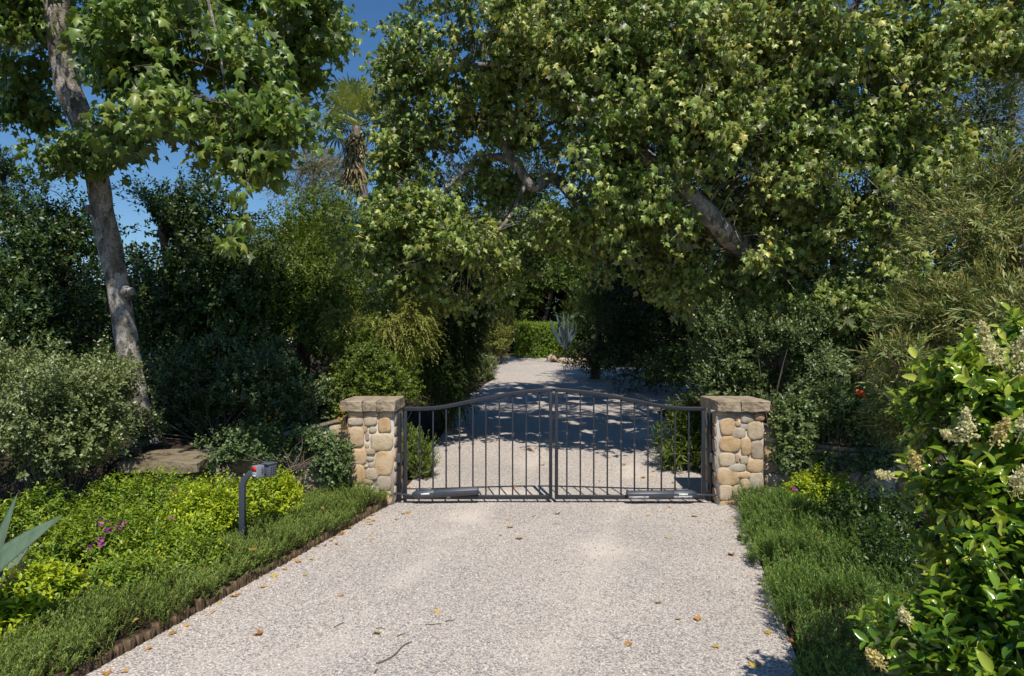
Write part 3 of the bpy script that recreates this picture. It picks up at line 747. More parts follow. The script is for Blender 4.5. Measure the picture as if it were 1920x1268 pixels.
def opener(pts, hinge_side, label, worn):
    """swing-gate operator: long barrel with a chamfered gear head, cover plate, sticker, push rod and bracket"""
    (xa, za), (xb, zb) = pts                      # barrel end, head end
    Y = 9.045; ang = math.atan2(zb - za, xb - xa)
    root = empty('gate_opener', ((xa + xb) / 2, Y, 0), label, 'gate opener', 'swing gate motor arms')
    L = math.hypot(xb - xa, zb - za); s = hinge_side
    ux = np.array([(xb - xa) / L, 0, (zb - za) / L]); uz = np.array([-ux[2], 0, ux[0]]) * (1 if ux[0] > 0 else -1); uy = np.array([0, 1., 0])
    o = np.array([xa, Y, za])
    def prism(t0, t1, prof0, prof1):
        n = len(prof0); V = [o + ux * t0 + uy * a + uz * b for a, b in prof0] + [o + ux * t1 + uy * a + uz * b for a, b in prof1]
        return V, [tuple(range(n)), tuple(range(2 * n - 1, n - 1, -1))] + [(i, i + n, (i + 1) % n + n, (i + 1) % n) for i in range(n)]
    octo = lambda r, q=1.: [(r * math.cos(math.pi / 8 + k * math.pi / 4), r * q * math.sin(math.pi / 8 + k * math.pi / 4)) for k in range(8)]
    mb = MB(); mb.add(*prism(0, L * .66, octo(.057), octo(.057))); mb.build('barrel', M['metal_grey'], root, bevel=.003)
    mb = MB(); mb.add(*prism(-.008, 0, octo(.061), octo(.061))); mb.build('end_cap', M['metal'], root, bevel=.002)
    mb = MB(); mb.add(*prism(L * .66, L * .93, octo(.062), octo(.062))); mb.add(*prism(L * .93, L, octo(.062), octo(.028))); head = mb.build('gear_head', M['metal_grey'], root, bevel=.003)
    mb = MB(); V, f_ = prism(L * .70, L * .88, [(-.03, .058), (.03, .058), (.022, .074), (-.022, .074)], [(-.03, .058), (.03, .058), (.022, .074), (-.022, .074)]); mb.add(V, f_); mb.build('release_cover', M['metal_grey'], root, bevel=.003)
    mb = MB(); V, f_ = prism(L * .73, L * .86, [(-.0565, .0), (-.0605, .0), (-.0605, .022), (-.0565, .022)], [(-.0565, .0), (-.0605, .0), (-.0605, .022), (-.0565, .022)]); mb.add(V, f_); mb.build('label_plate', M['white'], root)
    if worn:
        for t0, t1, h in ((.02, .30, .012), (.66, .92, .014)):
            mb = MB(); q = [(-.050, -.040), (-.0612, -.022), (-.0612, -.022 + h), (-.050, -.022 + h)]; mb.add(*prism(L * t0, L * t1, q, q)); mb.build('peeled_paint', M['worn'], root)
    br = np.array([gx(1341) if s > 0 else gx(741), Y - .02, .12 if s > 0 else .15])
    mb = MB(); mb.tube([o + ux * L, o + ux * (L + .02) + np.array([0, 0, -.005]), br], .013, 8); mb.build('push_rod', M['metal_grey'], root, smooth=True)
    mb = MB(); mb.box(br + np.array([.012 * s, .03, -.015]), (.055, .11, .012)); mb.box(br + np.array([.034 * s, .03, -.055]), (.012, .11, .10)); mb.build('bracket', M['worn'] if worn else M['metal_grey'], root, bevel=.002)
    mb = MB(); mb.box(o + ux * L * .45 + np.array([0, .025, -.065]), (.045, .035, .03)); mb.build('mount', M['worn'], root, bevel=.002)
oz = lambda py: EYE - (py - CY) / (F / 9.045)
ox = lambda px: (px - CX) / (F / 9.045)
opener([(ox(896), oz(920)), (ox(773), oz(928))], -1, 'dark grey gate motor arm tilted slightly, bolted beside the card reader end', False)
opener([(ox(1176), oz(928)), (ox(1306), oz(927))], 1, 'scuffed grey gate motor arm with blank white sticker and peeling paint', True)

# ------------------------------------------------------------------ card reader on a bent post
RY = 7.05
p0 = at(454.5, 1022, RY); p0[2] = .06
root = empty('card_reader_post', p0, 'slate blue bent steel post holding two small grey reader boxes', 'card reader')
mb = MB(); w = .03
path = [np.array([p0[0], RY, .10]), np.array([p0[0], RY, .62])]
tz = at(480, 882, RY)[2]
R_ = .19
for k in range(1, 9):
    a = math.pi / 2 * k / 8
    path.append(np.array([p0[0] - .0 + R_ * (1 - math.cos(a)), RY, tz - R_ + R_ * math.sin(a)]))
path[1][2] = tz - R_
path.append(path[-1] + np.array([.03, 0, 0]))
V = []
for i, p in enumerate(path):
    t = path[min(i + 1, len(path) - 1)] - path[max(i - 1, 0)]; t /= np.linalg.norm(t); u = np.array([0, 1., 0]); v = np.cross(t, u)
    for a, b in ((-1, -1), (1, -1), (1, 1), (-1, 1)): V.append(p + u * a * w * .95 + v * b * w * .95)
n = len(path)
mb.add(V, [(i * 4 + k, i * 4 + (k + 1) % 4, (i + 1) * 4 + (k + 1) % 4, (i + 1) * 4 + k) for i in range(n - 1) for k in range(4)] + [(3, 2, 1, 0), (n * 4 - 4, n * 4 - 3, n * 4 - 2, n * 4 - 1)])
M['slate'] = noisy_mat('slate_paint', [(.3, (.048, .056, .078)), (.7, (.062, .07, .095))], 8, .45, .06, .002, 6, .45)
mb.build('bent_post', M['slate'], root, bevel=.004)
mb = MB(); mb.box((p0[0], RY, .09), (.13, .13, .012)); mb.build('base_plate', M['slate'], root, bevel=.002)
rc = at(484, 884, RY - .02); rot = Matrix.Rotation(math.radians(60), 3, 'Z')
M['reader'] = noisy_mat('reader_grey', [(.3, (.20, .215, .25)), (.7, (.26, .275, .31))], 8, .5, .05, .001)
mb = MB(); mb.box(rc, (.10, .075, .125), rot); b1_ = mb.build('reader_box', M['reader'], root, bevel=.005)
f0 = Vector(rc) + rot @ Vector((-.0505, 0, 0))
mb = MB(); mb.box(f0 + Vector((0, 0, .031)), (.003, .066, .052), rot); mb.build('red_label', M['red'], b1_)
mb = MB(); mb.box(f0 + Vector((0, 0, -.028)), (.003, .066, .056), rot); mb.build('pale_label', M['reader'], b1_)
mb = MB(); mb.box(f0 + rot @ Vector((-.003, .0, -.038)), (.003, .05, .012), rot); mb.build('white_stripe', M['white'], b1_)
kc = at(506, 881, RY + .06)
rot2 = Matrix.Rotation(math.radians(-28), 3, 'Z')
M['kbox'] = noisy_mat('keypad_grey', [(.3, (.085, .095, .12)), (.7, (.11, .12, .145))], 8, .45, .05, .001)
mb = MB(); mb.box(kc, (.095, .10, .13), rot2); kb = mb.build('keypad_box', M['kbox'], root, bevel=.005)
mb = MB(); mb.box(Vector(kc) + Vector((0, 0, .07)) + rot2 @ Vector((0, -.005, 0)), (.11, .125, .012), rot2); mb.build('hood', M['kbox'], kb, bevel=.003)
mb = MB()
for r_ in range(4):
    for c_ in range(3): mb.box(Vector(kc) + rot2 @ Vector((.0485, -.026 + c_ * .026, .033 - r_ * .022)), (.004, .014, .012), rot2)
mb.build('keypad', M['metal_grey'], kb)
mb = MB(); mb.box(at(495, 887, RY + .03), (.05, .03, .03)); mb.build('bracket', M['metal'], root)

# ------------------------------------------------------------------ wooden edging beside the drive
edge_me = []
for k in range(6):
    mb = MB(); w = .085; pts = []
    prof = [(-w / 2, .02), (-w / 2, -.015), (-w * .3, -.035), (0, -.042), (w * .3, -.035), (w / 2, -.015), (w / 2, .02)]
    hs = .085 + .02 * random.random()
    V = []
    for z in (-.06, hs * .5, hs):
        for x, y in prof:
            V.append((x + random.uniform(-.004, .004), y + random.uniform(-.004, .004), z + (random.uniform(-.012, .012) if z > .02 else 0)))
    n = len(prof)
    fs = [(i * n + q, i * n + (q + 1) % n, (i + 1) * n + (q + 1) % n, (i + 1) * n + q) for i in range(2) for q in range(n)] + [tuple(range(2 * n, 3 * n))]
    mb.add(V, fs)
    o = mb.build('edging_stake', M['wood']); edge_me.append(o.data); bpy.data.objects.remove(o)
dirv = np.array([.2467, 1.0]); dirv /= np.linalg.norm(dirv)
q = 0.; i = 0
y = 3.55
while y < 8.93:
    o = bpy.data.objects.new('edging_stake', edge_me[i % 6])
    o.location = (Ly(y) - .03 + random.uniform(-.008, .008), y, -.004 + random.uniform(-.035, .012))
    o.rotation_euler = (random.uniform(-.12, .06), random.uniform(-.08, .08), math.atan2(dirv[1], dirv[0]) + random.uniform(-.1, .1))
    link(o); tag(o, 'short half-round brown wooden stake edging the rosemary beside the gravel', 'edging', 'wooden stakes edging the drive')
    y += .09 * dirv[1] + random.uniform(-.002, .004); i += 1

# ------------------------------------------------------------------ ground cover: rosemary
def rosemary_strip(name, label, inside, n, x0, x1, y0, y1, hfun, parent=None, mat='rosemary'):
    P = np.column_stack([rng.uniform(x0, x1, n), rng.uniform(y0, y1, n)])
    P = P[[inside(a, b) for a, b in P]]
    P = P[wob(np.column_stack([P, P[:, 0] * 0]), 4.5, .9) + rng.normal(size=len(P)) * .12 > -.42]
    hm = np.array([hfun(a, b) for a, b in P])
    z = hm * (rng.random(len(P)) ** .45) + .02
    p = np.column_stack([P, z])
    e = 1e-2
    gxv = np.array([hfun(a + e, b) - hfun(a - e, b) for a, b in P]) / (2 * e); gyv = np.array([hfun(a, b + e) - hfun(a, b - e) for a, b in P]) / (2 * e)
    o = norm(np.column_stack([-gxv, -gyv, np.ones(len(P))]))
    o = norm(o + np.column_stack([wob(p, 2.2, .4), wob(p, 2.2, 2.), np.zeros(len(P))]) * .7)
    ob, _, _ = shoot_foliage(name, None, 0, 24, .15, .028, 'needle', M[mat], parent, up=.55, spread=48, jit=.25, cen=(p, norm(o + rng.normal(size=o.shape) * .3)), bright=.36, tipbright=.75)
    return ob

def hump(d, w):          # height profile across a strip
    return math.sqrt(max(0, 1 - (2 * d / w - 1) ** 4)) if 0 <= d <= w else 0
LW = 1.0
def hL(x, y):
    d = Ly(y) + .05 - x
    wv = LW + .15 * mnoise.noise(Vector((x * .8, y * .8, 1)))
    return .20 * hump(d + .06, wv + .06) * (.82 + .7 * mnoise.noise(Vector((x * 2.3, y * 2.3, 7)))) + .03 + .05 * sm((y - 7.2) / 1.2)
ro = rosemary_strip('ground_cover', None, lambda x, y: -.07 - .09 * mnoise.noise(Vector((x, y * 2.2, 3))) <= Ly(y) - .04 - x <= LW + .12 * math.sin(y * 3) and y < 9.15, 22000, -4.3, -1.55, 3.3, 9.0, hL)
tag(ro, 'low dusty rosemary ground cover behind the wooden edging stakes', 'ground cover', kind='stuff')
def wR(y): return float(np.interp(y, [3.5, 6.5, 8.2, 9.0], [1.15, 1.45, 1.3, .75]))
def hR(x, y):
    d = x - Ry(y) + .1
    return (.36 * hump(d, wR(y) + .15) * (.82 + .6 * mnoise.noise(Vector((x * 2.1, y * 2.1, 3)))) + .03) * (1 - .35 * sm((y - 8.2) / .8))
ro = rosemary_strip('ground_cover', None, lambda x, y: -.05 - .13 * mnoise.noise(Vector((1.5, y * 2.1, 8))) <= x - Ry(y) <= wR(y) + .1 * math.sin(y * 4) and (y < 8.9), 23000, 1.5, 5.0, 3.3, 9.0, hR, mat='rosemary_green')
tag(ro, 'thick bright green rosemary ground cover spilling over the gravel below the privet', 'ground cover', kind='stuff')

# ------------------------------------------------------------------ bedding shrubs
def stem_mesh(base, targets, parent, n=14, r=.008, mat='twig'):
    mb = MB(); base = np.array(base, float)
    idx = rng.permutation(len(targets))[:n]
    for i in idx:
        q = targets[i]
        s = base + rng.normal(size=3) * np.array([.08, .08, 0])
        m = s * .45 + q * .55 + rng.normal(size=3) * .05
        m[2] = s[2] * .4 + q[2] * .6
        P = spline([s, m, q], 4)
        mb.tube(P, np.linspace(r, r * .35, len(P)), 5, cap=False)
    return mb.build('stems', M[mat], parent, smooth=True)

def bush(name, label, cat, blobs, n, per, length, size, tm, mat, group=None, stems=14, sr=.008, base=None, leafname='leaves', **kw):
    c = np.mean([b[0] for b in blobs], axis=0)
    gz0 = float(ground_z(c[1])) if base is None else base
    root = empty(name, (c[0], c[1], gz0), label, cat, group)
    zmin = gz0 + .03
    ob, p, ax = shoot_foliage(leafname, blobs, n, per, length, size, tm, M[mat], root, zmin=kw.pop('zmin', zmin), **kw)
    if stems: stem_mesh((c[0], c[1], gz0), p, root, stems, sr)
    return root, p, ax

lime_kw = dict(up=1.0, spread=62, surf=3.0, gap=-.8, jit=.25, tipbright=.35)
bush('lime_shrub', 'bright yellow-green bush directly behind the card reader boxes', 'shrub', [blob(500, 945, 7.9, 60, 62, .45), blob(530, 930, 8.2, 30, 35, .3)], 800, 9, .12, .05, 'lime', 'lime', bright=.58, **lime_kw)
bush('lime_shrub', 'lime bush with dry leaves caught in it, spreading left of the bent post', 'shrub', [blob(390, 965, 7.3, 72, 62, .6), blob(405, 985, 7.3, 35, 40, .3)], 1000, 9, .12, .05, 'lime', 'lime', bright=.52, **lime_kw)
bush('lime_shrub', 'greener leggy bush below the slab-topped pier', 'shrub', [blob(300, 935, 7.8, 85, 48, .55), blob(240, 930, 7.9, 60, 40, .4), blob(180, 955, 7.9, 40, 40, .3)], 850, 8, .13, .052, 'lime', 'lime_green', bright=.5, **lime_kw)
pr, pp, pax = bush('flowering_shrub', 'yellow-green shrub dotted with small purple flowers in the middle of the bed', 'shrub', [blob(210, 1010, 6.5, 100, 55, .55), blob(280, 1040, 6.3, 75, 45, .45), blob(110, 1030, 6.2, 55, 50, .4)], 1350, 8, .12, .048, 'lime', 'lime_green', bright=.46, **lime_kw)
fl = np.array([at(183, 975, 6.15), at(198, 978, 6.15), at(200, 995, 6.1), at(210, 992, 6.1), at(222, 990, 6.1), at(228, 981, 6.12), at(193, 1010, 6.0), at(172, 1022, 5.95), at(192, 1020, 5.95), at(325, 970, 6.7), at(186, 982, 6.1)])
def flowers(pts, mat, parent, r=.02, petals=6, name='flower'):
    for c in pts:
        n = petals; d = norm(rng.normal(size=(n, 3)) + np.array([0, -.4, .6]))
        V, Fc, k = place('round', np.repeat(c[None], n, 0) + rng.normal(size=(n, 3)) * r * .5, d, norm(rng.normal(size=(n, 3))), np.full(n, r * 1.6))
        raw_mesh(name, V, Fc, M[mat], parent, rnd=np.repeat(rng.random(n), k))
flowers(fl, 'purple', pr, .02)
bush('lime_shrub', 'large-leaved golden bush crowding the base of the green agave', 'shrub', [blob(60, 1120, 5.2, 62, 55, .35), blob(30, 1170, 5.0, 60, 45, .3), blob(105, 1105, 5.35, 40, 40, .3)], 620, 8, .12, .062, 'lime', 'lime', bright=.62, **lime_kw)
bush('lime_shrub', 'sparse olive-green bush between the purple flowers and the rosemary', 'shrub', [blob(350, 1045, 6.2, 70, 40, .35), blob(240, 1085, 5.7, 70, 40, .3)], 560, 8, .11, .046, 'lime', 'lime_green', bright=.42, **lime_kw)
bush('lime_shrub', 'yellow-tipped bush behind the green agave', 'shrub', [blob(55, 980, 6.9, 60, 45, .4), blob(95, 960, 7.2, 45, 50, .35), blob(0, 990, 6.8, 45, 50, .35)], 620, 8, .13, .05, 'lime', 'lime_green', bright=.5, **lime_kw)
pr, pp, pax = bush('lime_shrub', 'lime bush with tall thin shoots and a magenta bloom beside the cobbled pillar', 'shrub', [blob(1545, 925, 8.1, 62, 42, .4), blob(1500, 925, 8.2, 25, 25, .25)], 620, 8, .12, .048, 'lime', 'lime', bright=.5, **lime_kw)
flowers([at(1483, 917, 7.9), at(1491, 918, 7.9), at(1510, 945, 7.8)], 'purple', pr, .022)
sh = [np.array(at(px, py, 8.1)) for px, py in [(1545, 860), (1562, 840), (1590, 850), (1548, 880), (1602, 870), (1562, 862), (1590, 880)]]
for q in sh:
    s_o, _, _ = shoot_foliage('tall_shoot', None, 0, 8, .18, .045, 'lime', M['lime_green'], pr, cen=(np.array([q]), np.array([[0, 0, 1.]])), up=2, spread=70, bright=.5)
    stem_mesh((at(1555, 930, 8.1)), np.array([q]), s_o, 1, .005)
bush('dark_shrub', 'dark leafy undergrowth shrub in the shade between rosemary and privet', 'shrub', [blob(1640, 980, 6.6, 85, 70, .6), blob(1690, 1060, 5.6, 60, 70, .5), blob(1600, 960, 7.3, 60, 45, .4)], 800, 8, .14, .055, 'oval', 'laurel', bright=.4, up=.9, spread=60, surf=3, gap=-.8)

# agaves
def agave(base, leaves, name_label, mat, W, seg=12, thick=.25):
    root = empty('agave', base, name_label, 'agave')
    for tipp, bend, w in leaves:
        b = np.array(base, float); t = np.array(tipp, float)
        mid = (b + t) / 2 + np.array(bend)
        P = spline([b, b * .6 + mid * .4 + np.array(bend) * .3, mid, t], seg // 2)
        n = len(P); mb = MB(); V = []
        tt = np.gradient(P, axis=0); tt /= np.linalg.norm(tt, axis=1)[:, None]
        out = P[-1] - P[0]; RF = np.array([-.15, -.85, .5]); side0 = np.cross(tt[0], RF); side0 /= np.linalg.norm(side0) + 1e-9
        tb = MB()
        for i in range(n):
            s = i / (n - 1)
            sd = side0 - tt[i] * np.dot(side0, tt[i]); sd /= np.linalg.norm(sd); up_ = np.cross(sd, tt[i])
            if np.dot(up_, RF) < 0: up_ = -up_
            ww = w * np.interp(s, [0, .2, .55, .85, 1], [.75, .8, 1, .5, .02])
            cup = .26
            for a, k in ((-1, 1), (-.55, .3), (0, 0), (.55, .3), (1, 1)): V.append(P[i] + sd * ww * a + up_ * ww * cup * k)
            for a, k in ((.5, -.1), (0, -.38), (-.5, -.1)): V.append(P[i] + sd * ww * a + up_ * ww * (cup * k - thick * .15))
            if w > .05 and 0 < i < n - 1:
                for a in (-1, 1):
                    for f in (0, .5):
                        e = P[i] * (1 - f) + P[i + 1] * f + sd * ww * a + up_ * ww * cup
                        tb.add([e - tt[i] * .008, e + tt[i] * .008, e + sd * a * .014 + tt[i] * .008], [(0, 1, 2)])
        fs = [(i * 8 + k, i * 8 + (k + 1) % 8, (i + 1) * 8 + (k + 1) % 8, (i + 1) * 8 + k) for i in range(n - 1) for k in range(8)]
        mb.add(V, fs)
        lf = mb.build('agave_leaf', mat, root, smooth=True)
        if tb.v: tb.build('thorns', M['thorn'], lf)
ab = at(-70, 1140, 4.9); ab[2] = .12
agave(ab, [(at(33, 925, 4.9), (.05, -.05, -.05), .115), (at(118, 966, 4.6), (.0, -.1, .10), .115), (at(-30, 900, 5.1), (0, .1, 0), .09), (at(-160, 900, 5.2), (0, .1, .05), .09), (at(-240, 980, 5.0), (0, 0, .1), .09),
           (at(60, 1010, 5.4), (0, .2, .12), .08)], 'broad grey-green agave with serrated pointed leaves at the edge of the bed', M['agave'], .08)
fb = at(1060, 655, 29.5)
agave(fb, [(at(px, py, Y), b, .11) for px, py, Y, b in [(1031, 597, 29, (-.1, 0, .0)), (1043, 588, 29.6, (0, 0, 0)), (1056, 583, 29.5, (0, 0, 0)), (1066, 586, 29.6, (0, 0, 0)), (1075, 592, 29.5, (.1, 0, 0)), (1037, 615, 28.9, (-.1, 0, .1)), (1083, 605, 29.2, (.1, 0, .1)), (1049, 600, 28.8, (0, 0, .1)), (1062, 603, 28.8, (0, 0, .1))]],
      'blue-grey spiky agave beside the clipped hedge at the far bend', M['agave_blue'], .1, thick=.2)

# ------------------------------------------------------------------ shrubs along the wall and behind
bush('silver_shrub', 'rounded silvery green shrub in sun in front of the leaning sycamore trunk', 'shrub', [blob(85, 740, 8.0, 150, 85, .8), blob(30, 800, 7.8, 120, 80, .7), blob(185, 770, 8.2, 65, 85, .5), blob(130, 830, 7.9, 90, 50, .5), blob(-40, 720, 8.2, 90, 80, .8), blob(215, 720, 8.6, 50, 70, .4)], 4300, 9, .17, .06, 'oval', 'silver', up=.7, spread=55, surf=2.8, gap=-.3, gs=3.4, rough=.35, bright=.46, stems=30, sr=.012)
bush('grey_shrub', 'dense grey-green shrub right of the sycamore trunk, behind the curved wall', 'shrub', [blob(330, 720, 10.8, 70, 95, .6), blob(440, 710, 10.8, 110, 110, .7), blob(560, 730, 10.8, 95, 90, .6), blob(400, 780, 10.4, 120, 50, .4), blob(268, 800, 9.45, 32, 36, .2)], 3000, 9, .18, .072, 'oval', 'greyshrub', up=.7, spread=55, surf=2.6, gap=-.22, gs=2.6, rough=.3, stems=30, sr=.012, base=.6, bright=.38)  # last blob is added dark sprigs, standing for shade on the trunk base
bush('climbing_rose', 'rose tangle hanging over the low curved wall beside the tan boulder pillar', 'rose', [blob(605, 845, 8.9, 55, 42, .2), blob(560, 835, 9.0, 60, 32, .25), blob(640, 860, 8.8, 22, 35, .12), blob(470, 830, 8.9, 80, 32, .3), blob(400, 850, 8.7, 50, 30, .25), blob(530, 880, 8.8, 50, 18, .15), blob(630, 890, 8.85, 30, 20, .1)], 1150, 8, .15, .05, 'round', 'rose', up=.3, spread=70, surf=2.5, gap=-.35, gs=3., stems=26, sr=.006, base=.5, zmin=.25)
def young(px, py, Y, n, parent_label, hw=25, hh=22):
    pass
rr = empty('young_rose', (at(500, 800, 9.4)), 'young rose shoots with orange and yellow leaves above the curved wall', 'rose')
shoot_foliage('leaves', None, 0, 7, .14, .05, 'round', M['rose_young'], rr, cen=(np.array([at(px, py, 9.3) for px, py in [(497, 782), (508, 790), (520, 776), (516, 800), (500, 800), (525, 786), (495, 796)]]), np.tile([0, -.2, 1.], (7, 1))), up=1)
stem_mesh(at(508, 845, 9.35), np.array([at(px, py, 9.3) for px, py in [(497, 782), (508, 790), (520, 776), (516, 800)]]), rr, 4, .004)
rr = empty('young_rose', (at(650, 800, 8.9)), 'yellow and orange rose shoots at the left edge of the tan boulder pillar', 'rose')
shoot_foliage('leaves', None, 0, 7, .13, .045, 'round', M['rose_young'], rr, cen=(np.array([at(px, py, 8.85) for px, py in [(640, 768), (645, 780), (643, 795), (640, 805), (652, 800), (636, 790)]]), np.tile([0, -.2, 1.], (6, 1))), up=1)
stem_mesh(at(640, 850, 8.9), np.array([at(px, py, 8.85) for px, py in [(640, 768), (645, 780), (643, 795), (652, 800)]]), rr, 4, .004)

bush('glossy_shrub', 'bushy glossy green shrub directly behind the tan boulder pillar', 'shrub', [blob(700, 690, 11.2, 85, 85, .7), blob(650, 720, 11.0, 60, 80, .5), blob(740, 710, 11.0, 48, 75, .5), blob(720, 640, 11.4, 70, 50, .5)], 2500, 9, .16, .06, 'oval', 'laurel_lit', up=.5, spread=58, surf=2.7, gap=-.3, gs=2.6, rough=.3, bright=.46, stems=24, sr=.01)
bush('juniper', 'pale feathery juniper with drooping sprays above the glossy shrub', 'juniper', [blob(720, 600, 11.8, 85, 60, .7), blob(775, 600, 11.7, 45, 65, .4), blob(660, 600, 11.9, 55, 50, .5)], 1500, 26, .38, .05, 'scale', 'juniper', up=.3, spread=36, droop=.65, surf=2.6, gap=-.5, bright=.55, stems=24, sr=.012)
bush('dark_cypress', 'tall dark drooping cypress standing where the gravel narrows', 'cypress', [blob(850, 620, 15, 62, 110, .9), blob(845, 700, 14.6, 50, 90, .7), blob(825, 540, 15, 65, 70, .8), blob(800, 640, 14.2, 45, 110, .6), blob(880, 590, 15.2, 32, 80, .5), blob(855, 490, 15.2, 60, 60, .7), blob(795, 520, 14.6, 50, 60, .6)], 4600, 22, .36, .06, 'scale', 'cypress', up=.1, spread=36, droop=.6, surf=2.8, gap=-.7, bright=.38, stems=20, sr=.03)
bush('small_rosemary', 'small upright rosemary bush showing through the bars beside the cypress shadow', 'shrub', [blob(785, 855, 10.6, 30, 45, .3), blob(765, 840, 10.7, 25, 40, .25), blob(800, 870, 10.7, 18, 25, .2)], 520, 26, .2, .04, 'needle', 'rosemary', up=1.2, spread=50, surf=2.8, gap=-.9, bright=.5, tipbright=.4, stems=10)
bush('lily_clump', 'clump of narrow strappy leaves behind the gate at the cobbled pillar', 'plant', [blob(1290, 790, 11.4, 38, 50, .4), blob(1270, 830, 11.2, 40, 50, .35), blob(1310, 840, 11.2, 30, 45, .35)], 330, 10, .22, .17, 'narrow', 'laurel_lit', up=1.4, spread=60, droop=.3, surf=2.6, gap=-.9, bright=.35, stems=8)
bush('round_bush', 'small rounded blue-green bush at the inside bend of the gravel', 'shrub', [blob(908, 688, 23.5, 27, 27, .5), blob(900, 700, 23.3, 20, 22, .4)], 700, 16, .2, .07, 'needle', 'silver', up=.8, spread=50, surf=3, gap=-.9, bright=.35, stems=8)
bush('olive_bush', 'loose olive-green bush beside the clipped hedge at the bend', 'shrub', [blob(930, 630, 29, 30, 45, .9), blob(945, 610, 30, 25, 40, .8)], 800, 9, .3, .10, 'oval', 'juniper', up=.6, spread=55, surf=3, gap=-.8, stems=10, sr=.02, bright=.5)

# clipped hedge: box-shaped cloud of leaves
hr = empty('clipped_hedge', (at(1020, 672, 32.5)[0], 32.8, 1.36), 'bright clipped flat-topped hedge closing the view at the bend', 'hedge')
n = 2600
hx0, hx1 = at(965, 640, 32)[0], at(1082, 640, 32)[0]
hz1 = at(0, 612, 32.2)[2]
face = rng.random(n)
pp = np.column_stack([rng.uniform(hx0, hx1, n), np.where(face < .5, 32.2 + rng.normal(size=n) * .06, rng.uniform(32.2, 34, n)), np.where(face < .5, rng.uniform(1.38, hz1, n), hz1 + rng.normal(size=n) * .05)])
oo = np.where((face < .5)[:, None], np.array([[0, -1., .3]]), np.array([[0, -.2, 1.]]))
pp[:, 2] += .12 * wob(pp, 1.1, .3)
shoot_foliage('leaves', None, 0, 9, .25, .085, 'oval', M['hedge'], hr, cen=(pp, norm(oo)), up=.4, spread=60, bright=.5)
stem_mesh((hr.location.x, 32.9, 1.36), pp, hr, 20, .02)

# right side
bush('pale_shrub', 'tall grey-green shrub behind the cobbled pillar', 'shrub', [blob(1430, 650, 10.4, 90, 80, .7), blob(1350, 640, 11, 55, 80, .6), blob(1530, 650, 10.2, 95, 75, .6), blob(1380, 720, 10.6, 80, 60, .5), blob(1480, 720, 10.0, 80, 60, .5)], 2900, 9, .18, .070, 'oval', 'greyshrub', up=.8, spread=55, surf=2.6, gap=-.22, gs=2.6, rough=.3, bright=.6, stems=30, sr=.012)
pr, _, _ = bush('climbing_rose', 'blue-green rose tangle climbing between cobbled pillar and dark wattle, one red bloom', 'rose', [blob(1500, 800, 9.0, 58, 60, .25), blob(1560, 770, 9.2, 75, 55, .35), blob(1480, 850, 8.95, 38, 40, .15), blob(1620, 790, 9.2, 55, 60, .3), blob(1540, 850, 8.9, 55, 40, .18), blob(1640, 850, 8.75, 60, 35, .15)], 1500, 8, .15, .05, 'round', 'rose', up=.4, spread=70, surf=2.5, gap=-.4, gs=2.6, stems=26, sr=.006, bright=.45)
flowers([at(1614, 736, 8.85), at(1618, 739, 8.83)], 'redflower', pr, .035, 9)
pr, wp, wax = bush('wattle', 'big wattle shrub with narrow olive leaves and tan twigs above the privet', 'shrub', [blob(1840, 440, 7.3, 140, 150, .9), blob(1780, 600, 7.0, 120, 75, .7), blob(1690, 660, 6.2, 70, 32, .35), blob(1900, 600, 6.2, 120, 110, .7), blob(1720, 720, 7.0, 70, 60, .6), blob(1780, 780, 7.0, 100, 80, .7), blob(1880, 330, 7.2, 80, 60, .6), blob(1740, 600, 7.6, 95, 70, .5), blob(1690, 780, 8.0, 70, 60, .45)], 2500, 15, .30, .098, 'willow', 'wattle', up=.35, spread=42, droop=.3, surf=2.4, gap=-.22, gs=2.8, rough=.35, bright=.42, tipbright=.5, stems=0)
stem_mesh((at(1860, 1000, 6.5)[0], 6.5, 0), wp, pr, 60, .016)
# fine tan twigs along the shoots
mb = MB()
for i in rng.permutation(len(wp))[:900]:
    a = wp[i] - wax[i] * .17; b = wp[i] + wax[i] * .12
    mb.tube([a, (a + b) / 2 + np.array([0, 0, .01]), b], [.004, .003, .0015], 3, cap=False)
mb.build('twigs', noisy_mat('tan_twig', [(.3, (.28, .19, .07)), (.7, (.40, .29, .12))], 30, .8, 0), pr)

# privet close to the camera
pv = empty('privet', (3.1, 3.2, 0), 'glossy large-leaved privet with cream flower sprays close to the drive', 'shrub')
pblobs = [blob(1850, 720, 3.0, 110, 55, .3), blob(1880, 800, 2.9, 110, 80, .3), blob(1790, 700, 3.1, 55, 30, .2), blob(1770, 790, 3.05, 75, 40, .25), blob(1860, 930, 2.8, 120, 80, .3), blob(1780, 900, 2.95, 80, 35, .22), blob(1900, 660, 3.2, 60, 60, .3),
          blob(1880, 1060, 2.65, 120, 80, .3), blob(1790, 1130, 2.7, 70, 40, .22), blob(1760, 1200, 2.55, 100, 50, .25), blob(1870, 1180, 2.45, 120, 90, .3), blob(1700, 1195, 2.75, 60, 22, .14), blob(1720, 880, 3.1, 45, 18, .12), blob(1850, 1290, 2.4, 150, 60, .3), blob(1980, 900, 2.9, 90, 260, .5), blob(1980, 1150, 2.7, 90, 200, .5), blob(1800, 1040, 2.85, 60, 40, .2), blob(1760, 960, 3.1, 40, 30, .15)]
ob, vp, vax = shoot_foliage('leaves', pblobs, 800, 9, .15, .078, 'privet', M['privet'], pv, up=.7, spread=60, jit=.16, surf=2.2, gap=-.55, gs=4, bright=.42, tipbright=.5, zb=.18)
stem_mesh((3.1, 3.2, 0), vp, pv, 110, .010)
M['privet_stem'] = M['twig']
